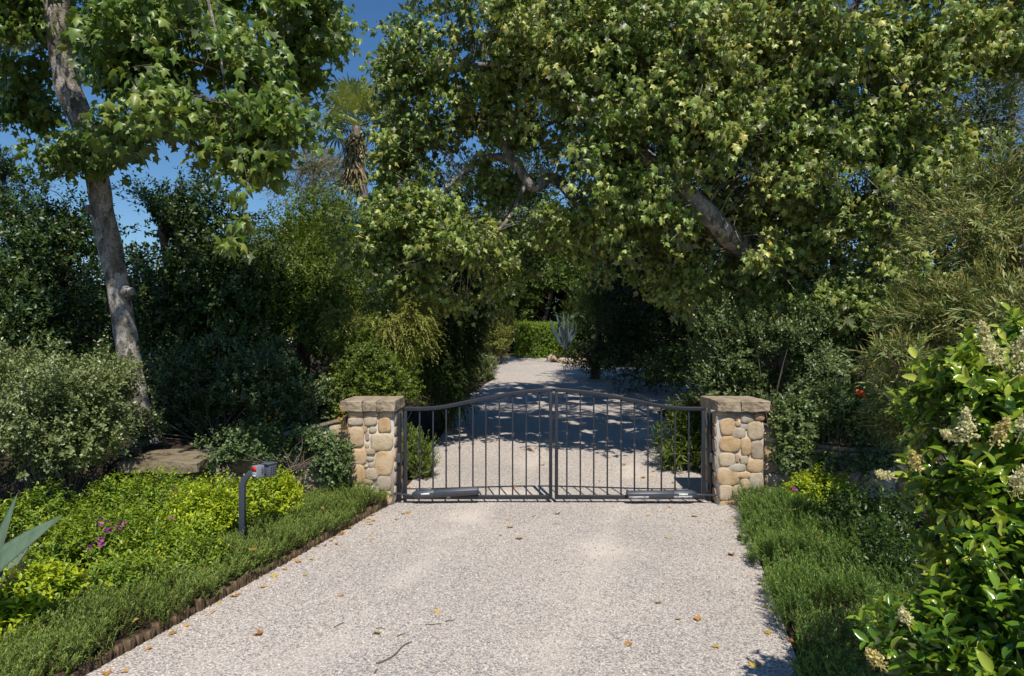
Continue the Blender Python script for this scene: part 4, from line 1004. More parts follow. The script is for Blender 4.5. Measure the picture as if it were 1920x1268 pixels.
def panicle(c, ax, L, mat, dens=1.):
    ax = np.array(ax, float); ax /= np.linalg.norm(ax)
    n = int(230 * dens)
    t = rng.random(n) ** .8
    r = (.42 * (1 - t) + .07) * L
    d = norm(rng.normal(size=(n, 3)))
    p = np.array(c) + ax * (t * L)[:, None] + d * (r * rng.random(n) ** .4)[:, None]
    V, Fc, k = place('round', p, norm(d + rng.normal(size=(n, 3)) * .4), norm(rng.normal(size=(n, 3))), .0125 * (.6 + .8 * rng.random(n)))
    o = raw_mesh('flower_panicle', V, Fc, M[mat], pv, rnd=np.repeat(rng.random(n), k))
    mb = MB()
    for i in range(0, n, 6):
        q = np.array(c) + ax * max(0, t[i] * L - .02); mb.tube([q, p[i]], .0012, 3, cap=False)
    mb.tube([np.array(c) - ax * .05, np.array(c) + ax * L], [.003, .0015], 4, cap=False)
    mb.build('stalk', M['tanflower'], o)
for px, py, Y, dx, dz, L, mat, de in [(1875, 680, 2.95, -.7, .7, .13, 'cream', 1.5), (1850, 640, 3.05, -.5, .9, .09, 'cream', 1.0), (1905, 672, 2.9, .2, 1, .12, 'cream', 1.5), (1915, 700, 2.85, .6, .6, .10, 'cream', 1.2), (1815, 815, 2.75, -.3, 1, .10, 'cream', 1.2), (1795, 820, 2.8, -.9, .3, .08, 'cream', .9), (1865, 828, 2.7, .3, 1, .09, 'tanflower', 1.1), (1915, 810, 2.7, .2, 1, .09, 'cream', 1.2),
                               (1720, 875, 2.95, -.5, .8, .08, 'tanflower', .9), (1665, 893, 3.05, -1, .3, .06, 'cream', .8),
                              (1700, 1165, 2.6, -.5, .9, .06, 'cream', .8), (1650, 1245, 2.5, -.7, .7, .08, 'tanflower', .9), (1905, 915, 2.6, .1, 1, .08, 'cream', .9)]:
    panicle(at(px, py, Y - .28), (dx, -.35, dz), L, mat, de)

# ------------------------------------------------------------------ trees
def far_tree(label, blobs, n, per, length, size, mat, base, trunk_r=.18, name='broadleaf_tree', group='dense trees closing in behind the gate', tm='oval', bmat='bark_dark', **kw):
    root = empty(name, base, label, 'tree', group)
    kw.setdefault('surf', 2.5); kw.setdefault('gap', -.3); kw.setdefault('gs', 1.2); kw.setdefault('rough', .34)
    ob, p, ax = shoot_foliage('crown', blobs, n, per, length, size, tm, M[mat], root, zmin=base[2] + .2, **kw)
    c = max(blobs, key=lambda b: b[0][2])[0]
    pts = [np.array(base), np.array(base) * .6 + c * .4 + np.array([.1, 0, 0]), c]
    paths = [(pts, [trunk_r, trunk_r * .75, trunk_r * .3])]
    limb_mesh(paths, 'trunk', M[bmat], root)
    sk = spline(pts, 8)
    twig_mesh('branches', sk, p, M[bmat], root, r0=.014, frac=min(.06, 40 / len(p)), maxd=6)
    return root

def gpos(px, Y): return (at(px, 640, Y)[0], Y, float(ground_z(Y)))
DK = dict(up=.35, spread=60, jit=.3)
# tall dark evergreens on the sycamore side
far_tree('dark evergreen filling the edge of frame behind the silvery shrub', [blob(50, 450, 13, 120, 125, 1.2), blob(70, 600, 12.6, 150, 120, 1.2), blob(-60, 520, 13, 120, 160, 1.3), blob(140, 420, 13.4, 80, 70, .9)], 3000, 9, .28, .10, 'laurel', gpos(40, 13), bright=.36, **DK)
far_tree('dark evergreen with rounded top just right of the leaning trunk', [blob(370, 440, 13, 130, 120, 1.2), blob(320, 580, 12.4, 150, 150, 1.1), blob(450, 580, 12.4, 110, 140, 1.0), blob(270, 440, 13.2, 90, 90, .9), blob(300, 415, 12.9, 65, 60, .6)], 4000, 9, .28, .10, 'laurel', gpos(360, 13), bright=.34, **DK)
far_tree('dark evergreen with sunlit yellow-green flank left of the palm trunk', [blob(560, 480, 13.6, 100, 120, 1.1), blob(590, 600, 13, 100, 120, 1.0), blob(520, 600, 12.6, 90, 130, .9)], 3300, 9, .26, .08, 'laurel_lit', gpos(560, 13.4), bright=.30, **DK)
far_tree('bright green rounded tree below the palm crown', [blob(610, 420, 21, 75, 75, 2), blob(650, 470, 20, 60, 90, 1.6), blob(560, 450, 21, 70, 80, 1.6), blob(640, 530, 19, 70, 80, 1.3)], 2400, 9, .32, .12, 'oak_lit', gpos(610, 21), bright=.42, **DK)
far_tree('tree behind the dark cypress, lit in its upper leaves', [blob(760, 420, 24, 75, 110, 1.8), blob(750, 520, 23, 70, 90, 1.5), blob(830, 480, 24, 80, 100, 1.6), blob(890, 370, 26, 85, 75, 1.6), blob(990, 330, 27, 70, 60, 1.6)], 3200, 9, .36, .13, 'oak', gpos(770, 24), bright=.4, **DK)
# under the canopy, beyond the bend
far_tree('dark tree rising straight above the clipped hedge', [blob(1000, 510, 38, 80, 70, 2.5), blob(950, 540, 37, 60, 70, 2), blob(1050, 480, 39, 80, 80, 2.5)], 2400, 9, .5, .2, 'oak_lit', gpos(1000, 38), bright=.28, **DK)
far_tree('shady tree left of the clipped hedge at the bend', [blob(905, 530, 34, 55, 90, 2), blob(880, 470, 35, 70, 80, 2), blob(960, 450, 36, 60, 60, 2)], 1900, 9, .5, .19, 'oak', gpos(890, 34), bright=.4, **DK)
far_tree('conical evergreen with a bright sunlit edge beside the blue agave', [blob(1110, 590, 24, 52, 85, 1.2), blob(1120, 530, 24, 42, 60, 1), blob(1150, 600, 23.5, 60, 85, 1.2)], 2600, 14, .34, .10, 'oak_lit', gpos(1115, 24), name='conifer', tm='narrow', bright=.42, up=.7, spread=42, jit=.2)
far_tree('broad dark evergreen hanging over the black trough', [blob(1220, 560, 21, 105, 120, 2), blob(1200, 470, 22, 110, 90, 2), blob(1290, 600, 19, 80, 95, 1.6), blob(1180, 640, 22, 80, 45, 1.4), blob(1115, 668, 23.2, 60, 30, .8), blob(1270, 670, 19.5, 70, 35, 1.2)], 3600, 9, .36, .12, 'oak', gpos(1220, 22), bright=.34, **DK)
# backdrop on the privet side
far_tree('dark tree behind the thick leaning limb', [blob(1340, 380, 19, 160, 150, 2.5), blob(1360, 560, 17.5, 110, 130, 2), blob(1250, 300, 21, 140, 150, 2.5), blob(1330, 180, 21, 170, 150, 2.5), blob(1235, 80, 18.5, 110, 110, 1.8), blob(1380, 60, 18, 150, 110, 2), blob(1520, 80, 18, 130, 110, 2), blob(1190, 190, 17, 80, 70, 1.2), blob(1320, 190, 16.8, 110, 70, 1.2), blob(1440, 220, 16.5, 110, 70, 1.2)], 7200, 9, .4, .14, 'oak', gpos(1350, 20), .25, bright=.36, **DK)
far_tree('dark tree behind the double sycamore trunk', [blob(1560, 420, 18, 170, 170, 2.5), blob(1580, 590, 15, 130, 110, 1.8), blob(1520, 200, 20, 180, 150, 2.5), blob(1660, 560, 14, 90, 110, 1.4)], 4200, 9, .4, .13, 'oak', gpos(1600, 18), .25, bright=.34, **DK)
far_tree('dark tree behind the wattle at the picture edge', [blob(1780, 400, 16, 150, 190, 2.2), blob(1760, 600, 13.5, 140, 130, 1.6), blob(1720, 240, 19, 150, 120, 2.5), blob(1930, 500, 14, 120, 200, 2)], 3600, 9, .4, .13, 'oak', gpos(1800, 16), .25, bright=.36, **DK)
far_tree('greyish gum tree showing in the upper corner beyond the sycamore', [blob(1880, 180, 30, 90, 110, 3), blob(1900, 60, 30, 90, 100, 3), blob(1800, 250, 28, 80, 80, 2)], 1500, 9, .7, .24, 'gum', gpos(1880, 30), .3, name='gum_tree', tm='narrow', bright=.5, up=-.1, spread=45, jit=.3, gap=-.2, bmat='bark')
far_tree('thin greyish gum tree with bare twigs left of the palm', [blob(590, 315, 42, 55, 45, 3), blob(560, 350, 42, 60, 40, 2.5), blob(630, 340, 42, 40, 60, 2.5)], 700, 10, 1.0, .32, 'gum', gpos(590, 42), .3, name='gum_tree', tm='narrow', bright=.5, up=-.1, spread=45, jit=.3, gap=-.15, bmat='bark')
far_tree('small dark pine tip at the left picture edge against the sky', [blob(0, 310, 22, 32, 26, .6), blob(-20, 340, 22, 60, 40, 1), blob(-30, 400, 22, 80, 70, 1.2)], 520, 16, .4, .16, 'cypress', gpos(-30, 22), .15, name='pine_tree', tm='needle', bright=.5, up=.5, spread=50)

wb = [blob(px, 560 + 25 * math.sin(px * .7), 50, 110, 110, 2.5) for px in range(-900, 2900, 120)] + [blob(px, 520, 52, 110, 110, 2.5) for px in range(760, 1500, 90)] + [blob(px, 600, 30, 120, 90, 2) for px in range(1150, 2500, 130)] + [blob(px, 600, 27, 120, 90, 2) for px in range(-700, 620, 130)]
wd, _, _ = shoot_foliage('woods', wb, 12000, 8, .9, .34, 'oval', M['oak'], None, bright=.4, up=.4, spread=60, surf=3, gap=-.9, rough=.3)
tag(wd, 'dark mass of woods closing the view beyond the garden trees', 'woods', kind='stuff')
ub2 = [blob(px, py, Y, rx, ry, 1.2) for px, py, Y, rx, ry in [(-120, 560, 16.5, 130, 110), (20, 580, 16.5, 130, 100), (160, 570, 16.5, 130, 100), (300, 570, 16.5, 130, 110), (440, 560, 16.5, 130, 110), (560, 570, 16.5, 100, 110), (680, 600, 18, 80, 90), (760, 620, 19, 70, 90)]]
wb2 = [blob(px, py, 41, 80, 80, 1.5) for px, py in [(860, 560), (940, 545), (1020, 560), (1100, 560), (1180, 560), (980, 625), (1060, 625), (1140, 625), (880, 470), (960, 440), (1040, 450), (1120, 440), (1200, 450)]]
ub = [blob(px, py, Y, 120 if py < 800 else 60, 60 if py < 800 else 32, .7 if py < 800 else .3) for px, py, Y in [(-60, 740, 12), (60, 720, 12), (180, 730, 11.8), (300, 740, 11.8), (420, 740, 11.8), (540, 740, 11.8), (620, 720, 12.6), (1420, 740, 11.6), (1540, 760, 10.8), (1660, 740, 10.6), (1780, 740, 10.4), (1900, 740, 10.2), (0, 880, 8.4), (120, 890, 8.5), (215, 880, 8.6), (300, 812, 10.4), (1300, 690, 15.5), (1220, 680, 20.5), (1330, 690, 17)]]  # blob beside the sycamore base is dark leaf added for the shade there
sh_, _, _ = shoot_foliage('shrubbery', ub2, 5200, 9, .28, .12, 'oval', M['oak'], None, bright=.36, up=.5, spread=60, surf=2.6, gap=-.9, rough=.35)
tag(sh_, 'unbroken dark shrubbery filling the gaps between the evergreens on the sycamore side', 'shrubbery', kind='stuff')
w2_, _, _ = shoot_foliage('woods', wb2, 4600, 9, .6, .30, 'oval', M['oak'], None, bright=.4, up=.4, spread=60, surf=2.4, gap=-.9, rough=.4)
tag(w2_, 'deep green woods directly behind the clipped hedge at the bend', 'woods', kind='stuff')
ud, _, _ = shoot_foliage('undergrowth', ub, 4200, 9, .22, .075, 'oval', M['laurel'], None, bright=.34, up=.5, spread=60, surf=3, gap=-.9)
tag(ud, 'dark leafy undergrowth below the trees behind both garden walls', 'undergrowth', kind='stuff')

# fan palm
pY = 30.
pc = at(668, 238, pY)
root = empty('fan_palm', gpos(702, pY), 'fan palm with a shaggy skirt of dead fronds against the blue sky', 'palm')
b0_ = np.array(gpos(702, pY))
limb_mesh([([b0_, at(700, 520, pY), at(684, 380, pY), at(672, 290, pY), pc], [.24, .2, .19, .2, .2])], 'trunk', M['palm_bark'], root, 10, .12)
def fan(mb, c, dirv, L, R_, blades, rndv, droop):
    dirv = np.array(dirv, float); dirv /= np.linalg.norm(dirv)
    hub = c + dirv * L
    mb.tube([c, c + dirv * L * .5 + np.array([0, 0, .04]), hub], [.02, .015, .012], 4, rndv, cap=False)
    side = np.cross(dirv, [0, 0, 1.]); side /= np.linalg.norm(side) + 1e-9; up_ = np.cross(side, dirv)
    for k in range(blades):
        a = (k / (blades - 1) - .5) * math.radians(230)
        d = dirv * math.cos(a) + side * math.sin(a) * .95 + up_ * .12 * math.cos(a * 2)
        l = R_ * (.75 + .25 * math.cos(a)) * random.uniform(.85, 1.1)
        w = np.cross(d, up_); w /= np.linalg.norm(w) + 1e-9
        m = hub + d * l * .55 + up_ * .02; e = hub + d * l - np.array([0, 0, droop * l])
        ww = .055
        mb.add([hub, m - w * ww, m + w * ww, e], [(0, 1, 2), (1, 3, 2)], min(1, max(0, rndv + random.uniform(-.25, .25))))
for k in range(40):
    th = random.uniform(0, 2 * math.pi); el = random.uniform(-.25, 1.35)
    mb = MB(); fan(mb, pc, (math.cos(th) * math.cos(el), math.sin(th) * math.cos(el), math.sin(el)), random.uniform(.9, 1.4), 1.25, 18, random.uniform(.2, .85), .25)
    mb.build('frond', M['palm'], root)
mb = MB()
for k in range(70):
    th = random.uniform(0, 2 * math.pi); el = random.uniform(-1.45, -.75)
    s = pc + np.array([0, 0, -random.uniform(0, 2.0)])
    fan(mb, s, (math.cos(th) * math.cos(el), math.sin(th) * math.cos(el), math.sin(el)), random.uniform(.25, .6), .7, 8, random.random(), .35)
mb.build('dead_frond_skirt', M['palm_dead'], root)

# ---- leaning sycamore on the wall side
tb_ = at(274, 842, 9.9); tb_[2] = .6
tp = [tb_, at(262, 780, 9.9), at(246, 690, 9.9), at(232, 600, 9.85), at(215, 510, 9.8), at(196, 415, 9.7), at(182, 330, 9.6), at(158, 235, 9.5), at(128, 165, 9.4), at(116, 90, 9.3), at(108, 0, 9.2), at(110, -140, 9.2), at(120, -320, 9.0)]
st = empty('sycamore', tb_, 'pale-barked sycamore with a bare leaning trunk rising beside the silvery shrub', 'tree', 'sycamores beside the gate')
limb_mesh([(tp, [.175, .16, .152, .146, .158, .150, .148, .158, .168, .163, .158, .13, .09])], 'trunk', M['bark'], st, 16, .13)
kn = at(243, 553, 9.72)
mb = MB(); P = spline([at(228, 548, 9.78), at(240, 548, 9.7), at(250, 547, 9.66)], 4); mb.tube(P, np.linspace(.10, .05, len(P)), 10, jit=.35); mb.build('knot', M['bark'], st, smooth=True)
mb = MB(); P = spline([at(180, 392, 9.65), at(168, 392, 9.6), at(160, 390, 9.58)], 3); mb.tube(P, np.linspace(.07, .045, len(P)), 8, jit=.2); mb.build('limb_stub', M['bark'], st, smooth=True)
lim = [([at(124, 70, 9.3), at(160, 62, 9.0), at(260, 30, 8.2), at(380, 60, 7.6), at(480, 160, 7.4)], [.07, .06, .045, .03, .012]),
       ([at(112, -60, 9.2), at(300, -120, 8.6), at(480, -60, 8.6), at(600, 20, 9.2)], [.10, .08, .05, .015]),
       ([at(112, -100, 9.2), at(240, -200, 7.6), at(330, -160, 6.8), at(400, 40, 6.9), at(430, 230, 7.0)], [.07, .05, .03, .016, .006]),
       ([at(110, -40, 9.2), at(60, -20, 9.8), at(20, 80, 10), at(10, 170, 10)], [.05, .035, .02, .008]),
       ([at(182, 330, 9.6), at(150, 300, 9.2), at(110, 292, 9.0)], [.03, .02, .008]),
       ([at(185, 340, 9.6), at(230, 300, 8.9), at(270, 260, 8.3)], [.03, .02, .008])]
for a, b in lim: limb_mesh([(a, b)], 'limb', M['bark'], st, 8, .12)
skel = np.concatenate([spline(a, 6) for a, b in lim])
lbl = [blob(70, 40, 9.6, 90, 70, .9), blob(30, 130, 10.2, 60, 55, .7), blob(60, 205, 10.4, 60, 35, .5), blob(330, 70, 7.6, 150, 90, .9), blob(250, 120, 7.9, 80, 90, .7), blob(235, 245, 8.0, 45, 40, .4), blob(440, 140, 7.4, 110, 90, .8), blob(480, 230, 7.3, 95, 75, .7), blob(350, 220, 7.3, 100, 60, .7), blob(540, 50, 8.8, 110, 65, .8), blob(605, 50, 9.6, 60, 42, .6), blob(560, 130, 9.2, 35, 50, .4), blob(180, 275, 9.0, 55, 28, .4), blob(100, 292, 9.0, 50, 16, .3), blob(400, 310, 7.1, 90, 28, .4), blob(530, 310, 7.4, 60, 40, .4), blob(250, -90, 8.4, 250, 90, 1.4), blob(480, -80, 8.5, 160, 80, 1.2), blob(60, -120, 9.4, 150, 90, 1.2)]
ob, p, o = hang_foliage('crown', lbl, 2450, 10, .14, .112, 'sycamore', M['sycamore'], st, gap=-.08, gs=2.6, surf=1.9, ph=.7, rough=.42, sizevar=.42)
twig_mesh('twigs', skel, p, M['twig'], st, r0=.007, frac=.10, maxd=1.6)
# a few leaves hanging very near the lens, on their own twig
nb = [blob(430, 458, 6.3, 22, 14, .08), blob(455, 415, 6.5, 16, 24, .08), blob(455, 370, 6.8, 20, 25, .1)]
ob, p2, _ = hang_foliage('low_leaves', nb, 12, 4, .06, .13, 'sycamore', M['sycamore'], st, gap=-2, surf=2)
mb = MB()
for pth in ([at(430, 230, 7.0), at(462, 330, 6.9), at(458, 400, 6.6), at(428, 460, 6.3)],):
    P = spline(pth, 6); mb.tube(P, np.linspace(.0045, .002, len(P)), 5, cap=False)
mb.build('hanging_twig', M['twig'], st, smooth=True)

# ---- spreading sycamore over the gate
rb = at(1478, 780, 12.2); rb[2] = .35
s2 = empty('sycamore', rb, 'spreading sycamore with a double trunk whose canopy arches over the gate', 'tree', 'sycamores beside the gate')
limb_mesh([([rb, at(1468, 620, 12.2), at(1466, 545, 12.2), at(1452, 440, 12.2), at(1432, 330, 12.0), at(1420, 180, 11.8), at(1440, 0, 11.6), at(1450, -200, 11.4)], [.27, .23, .21, .20, .18, .15, .11, .07])], 'trunk', M['bark_dark'], s2, 14, .14)
limb_mesh([([rb + np.array([-.1, -.1, 0]), at(1442, 600, 12.0), at(1438, 520, 12.0), at(1448, 400, 12.1), at(1500, 250, 12.2), at(1560, 100, 12.2), at(1640, -60, 12)], [.2, .15, .13, .12, .10, .08, .05])], 'trunk', M['bark_dark'], s2, 12, .14)
limA = [([at(1450, 520, 12.2), at(1410, 480, 11.6), at(1362, 438, 10.9), at(1300, 372, 10.6), at(1240, 320, 10.8), at(1150, 240, 11.2), at(1085, 210, 11.4), at(1048, 165, 11.5), at(1012, 80, 11.5), at(985, -20, 11.6)], [.17, .17, .17, .15, .12, .11, .105, .09, .07, .05]),
        ([at(1240, 320, 10.8), at(1120, 400, 11.6), at(1040, 335, 12), at(1000, 352, 12), at(962, 304, 12), at(915, 296, 12.1), at(860, 330, 12.0), at(800, 400, 11.8)], [.12, .10, .095, .09, .085, .06, .04, .02]),
        ([at(962, 304, 12), at(945, 260, 12), at(975, 200, 12), at(985, 130, 12.1)], [.075, .065, .05, .03]),
        ([at(985, 345, 12), at(960, 400, 11.9), at(925, 440, 11.6), at(880, 470, 11.3)], [.04, .035, .025, .01]),
        ([at(1432, 330, 12.0), at(1560, 240, 11.2), at(1680, 170, 10.9), at(1790, 130, 10.7)], [.10, .08, .06, .03]),
        ([at(1436, 60, 11.7), at(1300, 60, 11.2), at(1180, 40, 11), at(1080, 20, 10.8)], [.09, .07, .05, .02]),
        ([at(1448, 400, 12.1), at(1580, 400, 11.2), at(1680, 430, 10.3)], [.06, .045, .02]),
        ([at(1420, 200, 11.9), at(1340, 230, 10.8), at(1280, 290, 10.6)], [.06, .04, .015]),
        ([at(1085, 210, 11.4), at(960, 130, 11.4), at(820, 130, 11.6), at(730, 170, 11.7)], [.06, .05, .03, .012])]
for a, b in limA: limb_mesh([(a, b)], 'limb', M['bark'], s2, 10, .14)
skel = np.concatenate([spline(a, 6) for a, b in limA])
rbl = [blob(770, 130, 11.8, 75, 110, 1.0), blob(760, 270, 12, 70, 90, 1.0), blob(800, 400, 11.7, 120, 60, .9), blob(740, 410, 11.6, 70, 55, .6), blob(860, 460, 11.4, 95, 55, .8), blob(900, 60, 11.2, 130, 90, 1.3), blob(880, 220, 12.2, 90, 80, 1.2), blob(1000, 220, 12.2, 90, 80, 1.1), blob(1060, 60, 10.8, 130, 90, 1.3), blob(1130, 190, 10.8, 130, 110, 1.2),
       blob(1150, 330, 11, 130, 90, 1.1), blob(1080, 420, 11.6, 110, 55, .9), blob(930, 350, 12.6, 60, 50, .6), blob(985, 120, 12.0, 90, 80, .8), blob(1220, 430, 11, 110, 70, .9), blob(1260, 90, 10.4, 150, 110, 1.4), blob(1330, 250, 10.4, 150, 100, 1.3), blob(1430, 110, 10.3, 150, 110, 1.4), blob(1400, 420, 11.4, 110, 90, .7), blob(1490, 300, 10.4, 140, 100, 1.2), blob(1580, 110, 10.2, 150, 110, 1.3),
       blob(1640, 270, 10.3, 120, 90, 1.1), blob(1600, 410, 10.8, 110, 80, .9), blob(1690, 470, 9.9, 60, 70, .6), blob(1740, 110, 10.2, 140, 110, 1.3), blob(1760, 300, 10, 90, 70, .9), blob(1540, 500, 11.2, 90, 60, .6), blob(1860, 60, 10.2, 110, 90, 1.2), blob(1290, 500, 12.0, 90, 60, .7), blob(1425, 475, 10.35, 52, 45, .3), blob(1560, 560, 10.8, 80, 50, .5), blob(1300, 540, 11.8, 80, 45, .5), blob(1450, 560, 11.2, 70, 45, .4), blob(1630, 560, 10.2, 60, 50, .4), blob(742, 345, 12, 40, 60, .5), blob(760, 510, 11.9, 80, 50, .5), blob(850, 540, 12.4, 70, 45, .5), blob(940, 510, 12.5, 60, 40, .5), blob(1000, 20, 13.6, 120, 90, 1.0), blob(1190, 40, 13.6, 140, 90, 1.0), blob(1390, 40, 13.6, 140, 90, 1.0), blob(1080, 130, 14.2, 100, 70, .8), blob(1250, 140, 14.2, 120, 70, .8), blob(1230, 380, 10.4, 60, 45, .35), blob(690, 480, 11.7, 60, 45, .5), blob(960, 470, 12.2, 90, 45, .6), blob(1180, 490, 12.2, 90, 45, .6), blob(650, 380, 11.9, 35, 40, .4), blob(1040, 30, 14.8, 130, 90, 1.2), blob(1230, 10, 15, 150, 90, 1.2), blob(1420, 0, 15, 150, 90, 1.2), blob(1130, -90, 15, 170, 80, 1.2), blob(1350, -90, 15.5, 170, 80, 1.2),
       blob(900, -100, 11.4, 180, 90, 1.6), blob(1200, -110, 10.8, 200, 90, 1.8), blob(1500, -110, 10.6, 200, 90, 1.8), blob(1800, -100, 10.4, 180, 90, 1.6)]
ob, p, o = hang_foliage('crown', rbl, 12800, 13, .14, .10, 'sycamore', M['sycamore_far'], s2, holes=(3.8, -.52), gap=-.24, gs=2.4, surf=2.0, ph=1.9, rough=.42, sizevar=.42)
twig_mesh('twigs', skel, p, M['bark'], s2, r0=.010, frac=.13, maxd=2.4)

# ------------------------------------------------------------------ rocks, trough, litter
def rock(px, py, w, h, Y, label, sd):
    import bmesh
    c = at(px, py, Y); r = np.array([w, w * .8, h]) * Y / F / 2
    bm = bmesh.new(); bmesh.ops.create_icosphere(bm, subdivisions=3, radius=1)
    for v in bm.verts:
        d = 1 + .22 * mnoise.noise(v.co * 1.3 + Vector((sd * 3.3, sd, 0))) + .07 * mnoise.noise(v.co * 4 + Vector((sd, 0, sd)))
        v.co = Vector((v.co.x * r[0] * d, v.co.y * r[1] * d, v.co.z * r[2] * d))
    me = bpy.data.meshes.new('boulder'); bm.to_mesh(me); bm.free()
    for p_ in me.polygons: p_.use_smooth = True
    a = me.attributes.new('rnd', 'FLOAT', 'FACE'); a.data.foreach_set('value', np.full(len(me.polygons), (.45 + .17 * (sd % 3)) % 1, np.float32))
    me.materials.append(M['stone'])
    o = bpy.data.objects.new('boulder', me); o.location = [float(q) for q in c]; link(o)
    tag(o, label, 'boulder', 'boulders edging the bend')
for i, (px, py, w, h, Y, lab) in enumerate([(1032, 673, 15, 15, 30.5, 'pale boulder nearest the clipped hedge'), (1040, 674, 16, 16, 30.2, 'tan rounded boulder second from the clipped hedge'), (1054, 676, 20, 15, 29.8, 'largest sunlit tan boulder in the row at the bend'), (1066, 678, 22, 15, 29.3, 'half-shaded boulder in the middle of the row at the bend'),
                                           (1069, 669, 16, 9, 30.0, 'flat boulder lying on top of the row at the bend'), (1083, 682, 22, 10, 28.6, 'low grey boulder in shade below the conifer'), (1100, 686, 13, 9, 28.0, 'small dark boulder alone below the conifer'), (1138, 684, 18, 16, 27.5, 'upright dark boulder under the broad evergreen'), (1092, 675, 14, 10, 28.9, 'brown boulder tucked under the conifer branches')]):
    rock(px, py, w, h, Y, lab, i + 1)
tr0 = at(1214, 712, 23.2); zt = float(ground_z(23.2))
tx0, tx1 = at(1212, 700, 23.2)[0], at(1330, 700, 23.2)[0]
root = empty('trough', ((tx0 + tx1) / 2, 23.4, zt), 'low black trough with a sloped end in deep shade beside the gravel', 'trough')
mb = MB(); hgt = .36
prof = lambda x, dz: None
b_ = [(tx0 + .14, 23.2, zt), (tx1, 23.2, zt), (tx1, 23.9, zt), (tx0 + .14, 23.9, zt)]
t_ = [(tx0, 23.12, zt + hgt), (tx1, 23.12, zt + hgt), (tx1, 23.98, zt + hgt), (tx0, 23.98, zt + hgt)]
i_ = [(x + (.05 if k in (0, 3) else -.05), y + (.05 if k < 2 else -.05), z) for k, (x, y, z) in enumerate(t_)]
j_ = [(x, y, zt + .2) for x, y, z in i_]
V = b_ + t_ + i_ + j_
mb.add(V, [(3, 2, 1, 0)] + [(k, (k + 1) % 4, 4 + (k + 1) % 4, 4 + k) for k in range(4)] + [(4 + k, 4 + (k + 1) % 4, 8 + (k + 1) % 4, 8 + k) for k in range(4)] + [(8 + k, 8 + (k + 1) % 4, 12 + (k + 1) % 4, 12 + k) for k in range(4)] + [(12, 13, 14, 15)])
mb.build('trough_body', M['metal_black'], root, bevel=.015)
mb = MB(); mb.box(((tx0 + tx1) / 2, 23.09, zt + hgt - .03), (tx1 - tx0, .05, .05)); mb.build('rim', M['metal_black'], root, bevel=.01)

# fallen leaves: a few curled shapes reused as individual objects
leaf_me = []
for k in range(10):
    tv, tf = T['sycamore']
    v = tv.copy(); s = random.uniform(.045, .085)
    v[:, 1] -= .5
    curl = random.uniform(.2, .9)
    v[:, 2] = curl * (v[:, 0] ** 2) * 1.2 + random.uniform(-.2, .8) * v[:, 1] ** 2 + .06 * rng.normal(size=len(v))
    v[:, 2] -= v[:, 2].min() - .02
    me_o = raw_mesh('fallen_leaf', v * s, tf, M['dry'], rnd=np.clip(np.full(len(tf), k / 9) + rng.normal(size=len(tf)) * .05, 0, 1))
    leaf_me.append(me_o.data); bpy.data.objects.remove(me_o)
def drop_leaf(x, y, z, lab, grp, tilt=.25):
    o = bpy.data.objects.new('fallen_leaf', random.choice(leaf_me))
    o.location = (x, y, z); o.rotation_euler = (random.uniform(-tilt, tilt), random.uniform(-tilt, tilt), random.uniform(0, 6.28))
    s = random.uniform(.6, 1.15); o.scale = (s, s, s)
    link(o); tag(o, lab, 'leaf', grp)
def on_ground(px, py): Y = EYE * F / (py - CY); return (px - CX) / F * Y, Y
for px, py in [(690, 975), (697, 968), (683, 972), (690, 980), (679, 978), (701, 978), (695, 984), (685, 965), (655, 992), (640, 1003), (628, 1010), (610, 1024), (645, 1000), (620, 1016), (560, 1055), (583, 1050), (535, 1070), (515, 1082), (492, 1102), (440, 1120), (446, 1117), (412, 1132), (398, 1150), (350, 1176), (325, 1190), (278, 1219), (235, 1262), (200, 1266),
               (482, 1192), (645, 1028), (573, 1080), (640, 1120), (697, 1012), (632, 1022), (755, 965), (765, 963), (712, 958), (718, 950), (782, 949), (742, 975), (950, 976), (957, 990), (940, 1005), (975, 1012), (1045, 965), (1000, 970), (1255, 952), (1215, 968), (1262, 975), (1300, 970), (1310, 980), (1375, 975), (1370, 1042), (1362, 980), (1252, 1010), (1388, 1005), (1395, 985),
               (1415, 1040), (1447, 1118), (1435, 1140), (1306, 1163), (1270, 1163), (1438, 1188), (1483, 1205), (1422, 1250), (1410, 1248), (1235, 1133), (1340, 1215), (1180, 1210), (820, 1150), (705, 1190)]:
    x, y = on_ground(px, py)
    drop_leaf(x, y, .006, 'dry curled tan leaf lying on the sunlit gravel in front of the gate', 'dry leaves on the gravel in front of the gate')
for px, py in [(900, 842), (893, 838), (820, 868), (812, 872), (806, 850), (885, 800), (905, 803), (925, 800), (935, 802), (1190, 895), (1205, 900), (1222, 898), (1230, 905), (1262, 908), (1170, 880), (1000, 860), (1013, 868), (1245, 885), (760, 930), (752, 925), (770, 915), (785, 905), (830, 850), (845, 835), (1225, 890), (1018, 880), (965, 915), (1125, 905)]:
    x, y = on_ground(px, py)
    if y > 9.2: drop_leaf(x, y, float(ground_z(y)) + .006, 'dry tan leaf lying on the gravel behind the gate bars', 'dry leaves on the gravel behind the gate')
for px, py in [(288, 1107), (246, 1125), (255, 1145), (262, 1112), (475, 1030), (428, 1025), (603, 953), (685, 882), (385, 1070), (250, 1165), (152, 1010), (295, 1000), (340, 942), (350, 930), (1488, 955), (1535, 1010), (1600, 1025), (1545, 1090), (1470, 1030)]:
    Y = float(np.interp(py, [880, 950, 1030, 1110, 1165], [8.5, 7.4, 6.3, 5.4, 5.0]))
    q = at(px, py, Y)
    drop_leaf(q[0], q[1], q[2], 'dry buff leaf caught on top of the plants in the beds', 'dry leaves caught on the plants', .8)
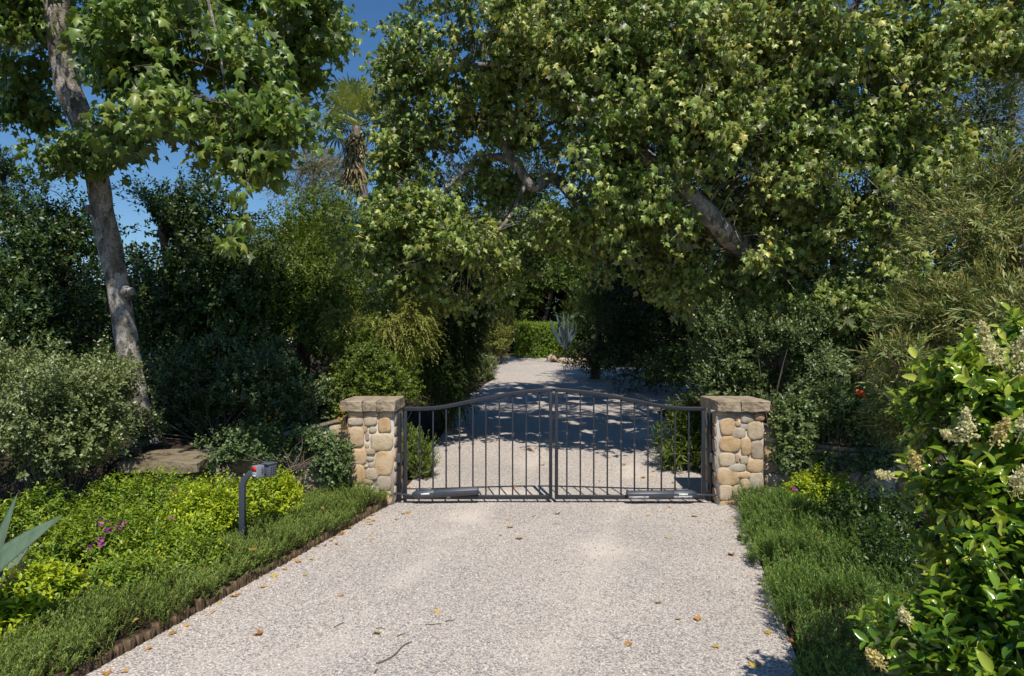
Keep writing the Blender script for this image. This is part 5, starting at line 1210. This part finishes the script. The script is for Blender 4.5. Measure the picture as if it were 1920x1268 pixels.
for i, (pts, r, lab) in enumerate([([(706, 1248), (735, 1235), (755, 1215), (772, 1206)], .008, 'long bent brown twig near the bottom of the gravel'), ([(741, 1198), (760, 1190)], .005, 'short dark twig beyond the long bent one'), ([(798, 1174), (812, 1173), (828, 1171)], .005, 'short straight twig lying level on the gravel'), ([(834, 1168), (852, 1165)], .004, 'tiny pale twig at the end of the level one'),
                                  ([(626, 1179), (645, 1170)], .004, 'thin twig alone left of the other twigs'), ([(702, 1265), (708, 1258)], .006, 'stubby twig at the bottom edge of the picture'), ([(705, 1180), (722, 1182)], .004, 'faint tan twig just left of the level one'), ([(1038, 1064 - 80), (1050, 985)], .004, 'small twig on the gravel near the gate centre')]):
    P = [(*on_ground(a, b), .004 + r) for a, b in pts]
    if len(P) == 2: P = [P[0], tuple((np.array(P[0]) + np.array(P[1])) / 2 + np.array([0, .01, .003])), P[1]]
    mb = MB(); S = spline(P, 4); mb.tube(S, np.linspace(r, r * .5, len(S)), 6, jit=.3)
    o = mb.build('fallen_twig', M['twig'], smooth=True, origin=P[0]); tag(o, lab, 'twig', 'twigs on the gravel')

# ------------------------------------------------------------------ sun, sky, camera
sdir = Vector((-.19, 1.0, -1.47)).normalized()
sl = bpy.data.lights.new('sun', 'SUN'); sl.energy = 5.0; sl.angle = math.radians(.5); sl.color = (1, .945, .84)
so = bpy.data.objects.new('sun', sl); so.rotation_euler = sdir.to_track_quat('-Z', 'Y').to_euler(); link(so)
w = bpy.data.worlds.new('World'); sc.world = w; w.use_nodes = True
nt = w.node_tree; bg = nt.nodes['Background']
sk = nt.nodes.new('ShaderNodeTexSky'); sk.sky_type = 'NISHITA'; sk.sun_disc = False
sk.sun_elevation = math.asin(-sdir.z); sk.sun_rotation = math.atan2(-sdir.x, -sdir.y)
sk.altitude = 50; sk.air_density = 1.0; sk.dust_density = .1; sk.ozone_density = 4.0
hs = nt.nodes.new('ShaderNodeHueSaturation'); hs.inputs['Saturation'].default_value = 1.2
nt.links.new(sk.outputs[0], hs.inputs['Color']); nt.links.new(hs.outputs[0], bg.inputs[0]); bg.inputs[1].default_value = .108

cam = bpy.data.cameras.new('camera'); cam.sensor_width = 36; cam.lens = 24.0; cam.clip_end = 2000; cam.clip_start = .05
cam.shift_y = 6 / 1920
co = bpy.data.objects.new('camera', cam); co.location = (0, 0, EYE); co.rotation_euler = (math.radians(90), 0, 0); link(co)
sc.camera = co
sc.view_settings.view_transform = 'Standard'; sc.view_settings.look = 'None'; sc.view_settings.exposure = 0
sc.cycles.max_bounces = 6; sc.cycles.diffuse_bounces = 2; sc.cycles.glossy_bounces = 2; sc.cycles.transmission_bounces = 3
sc.cycles.use_denoising = True
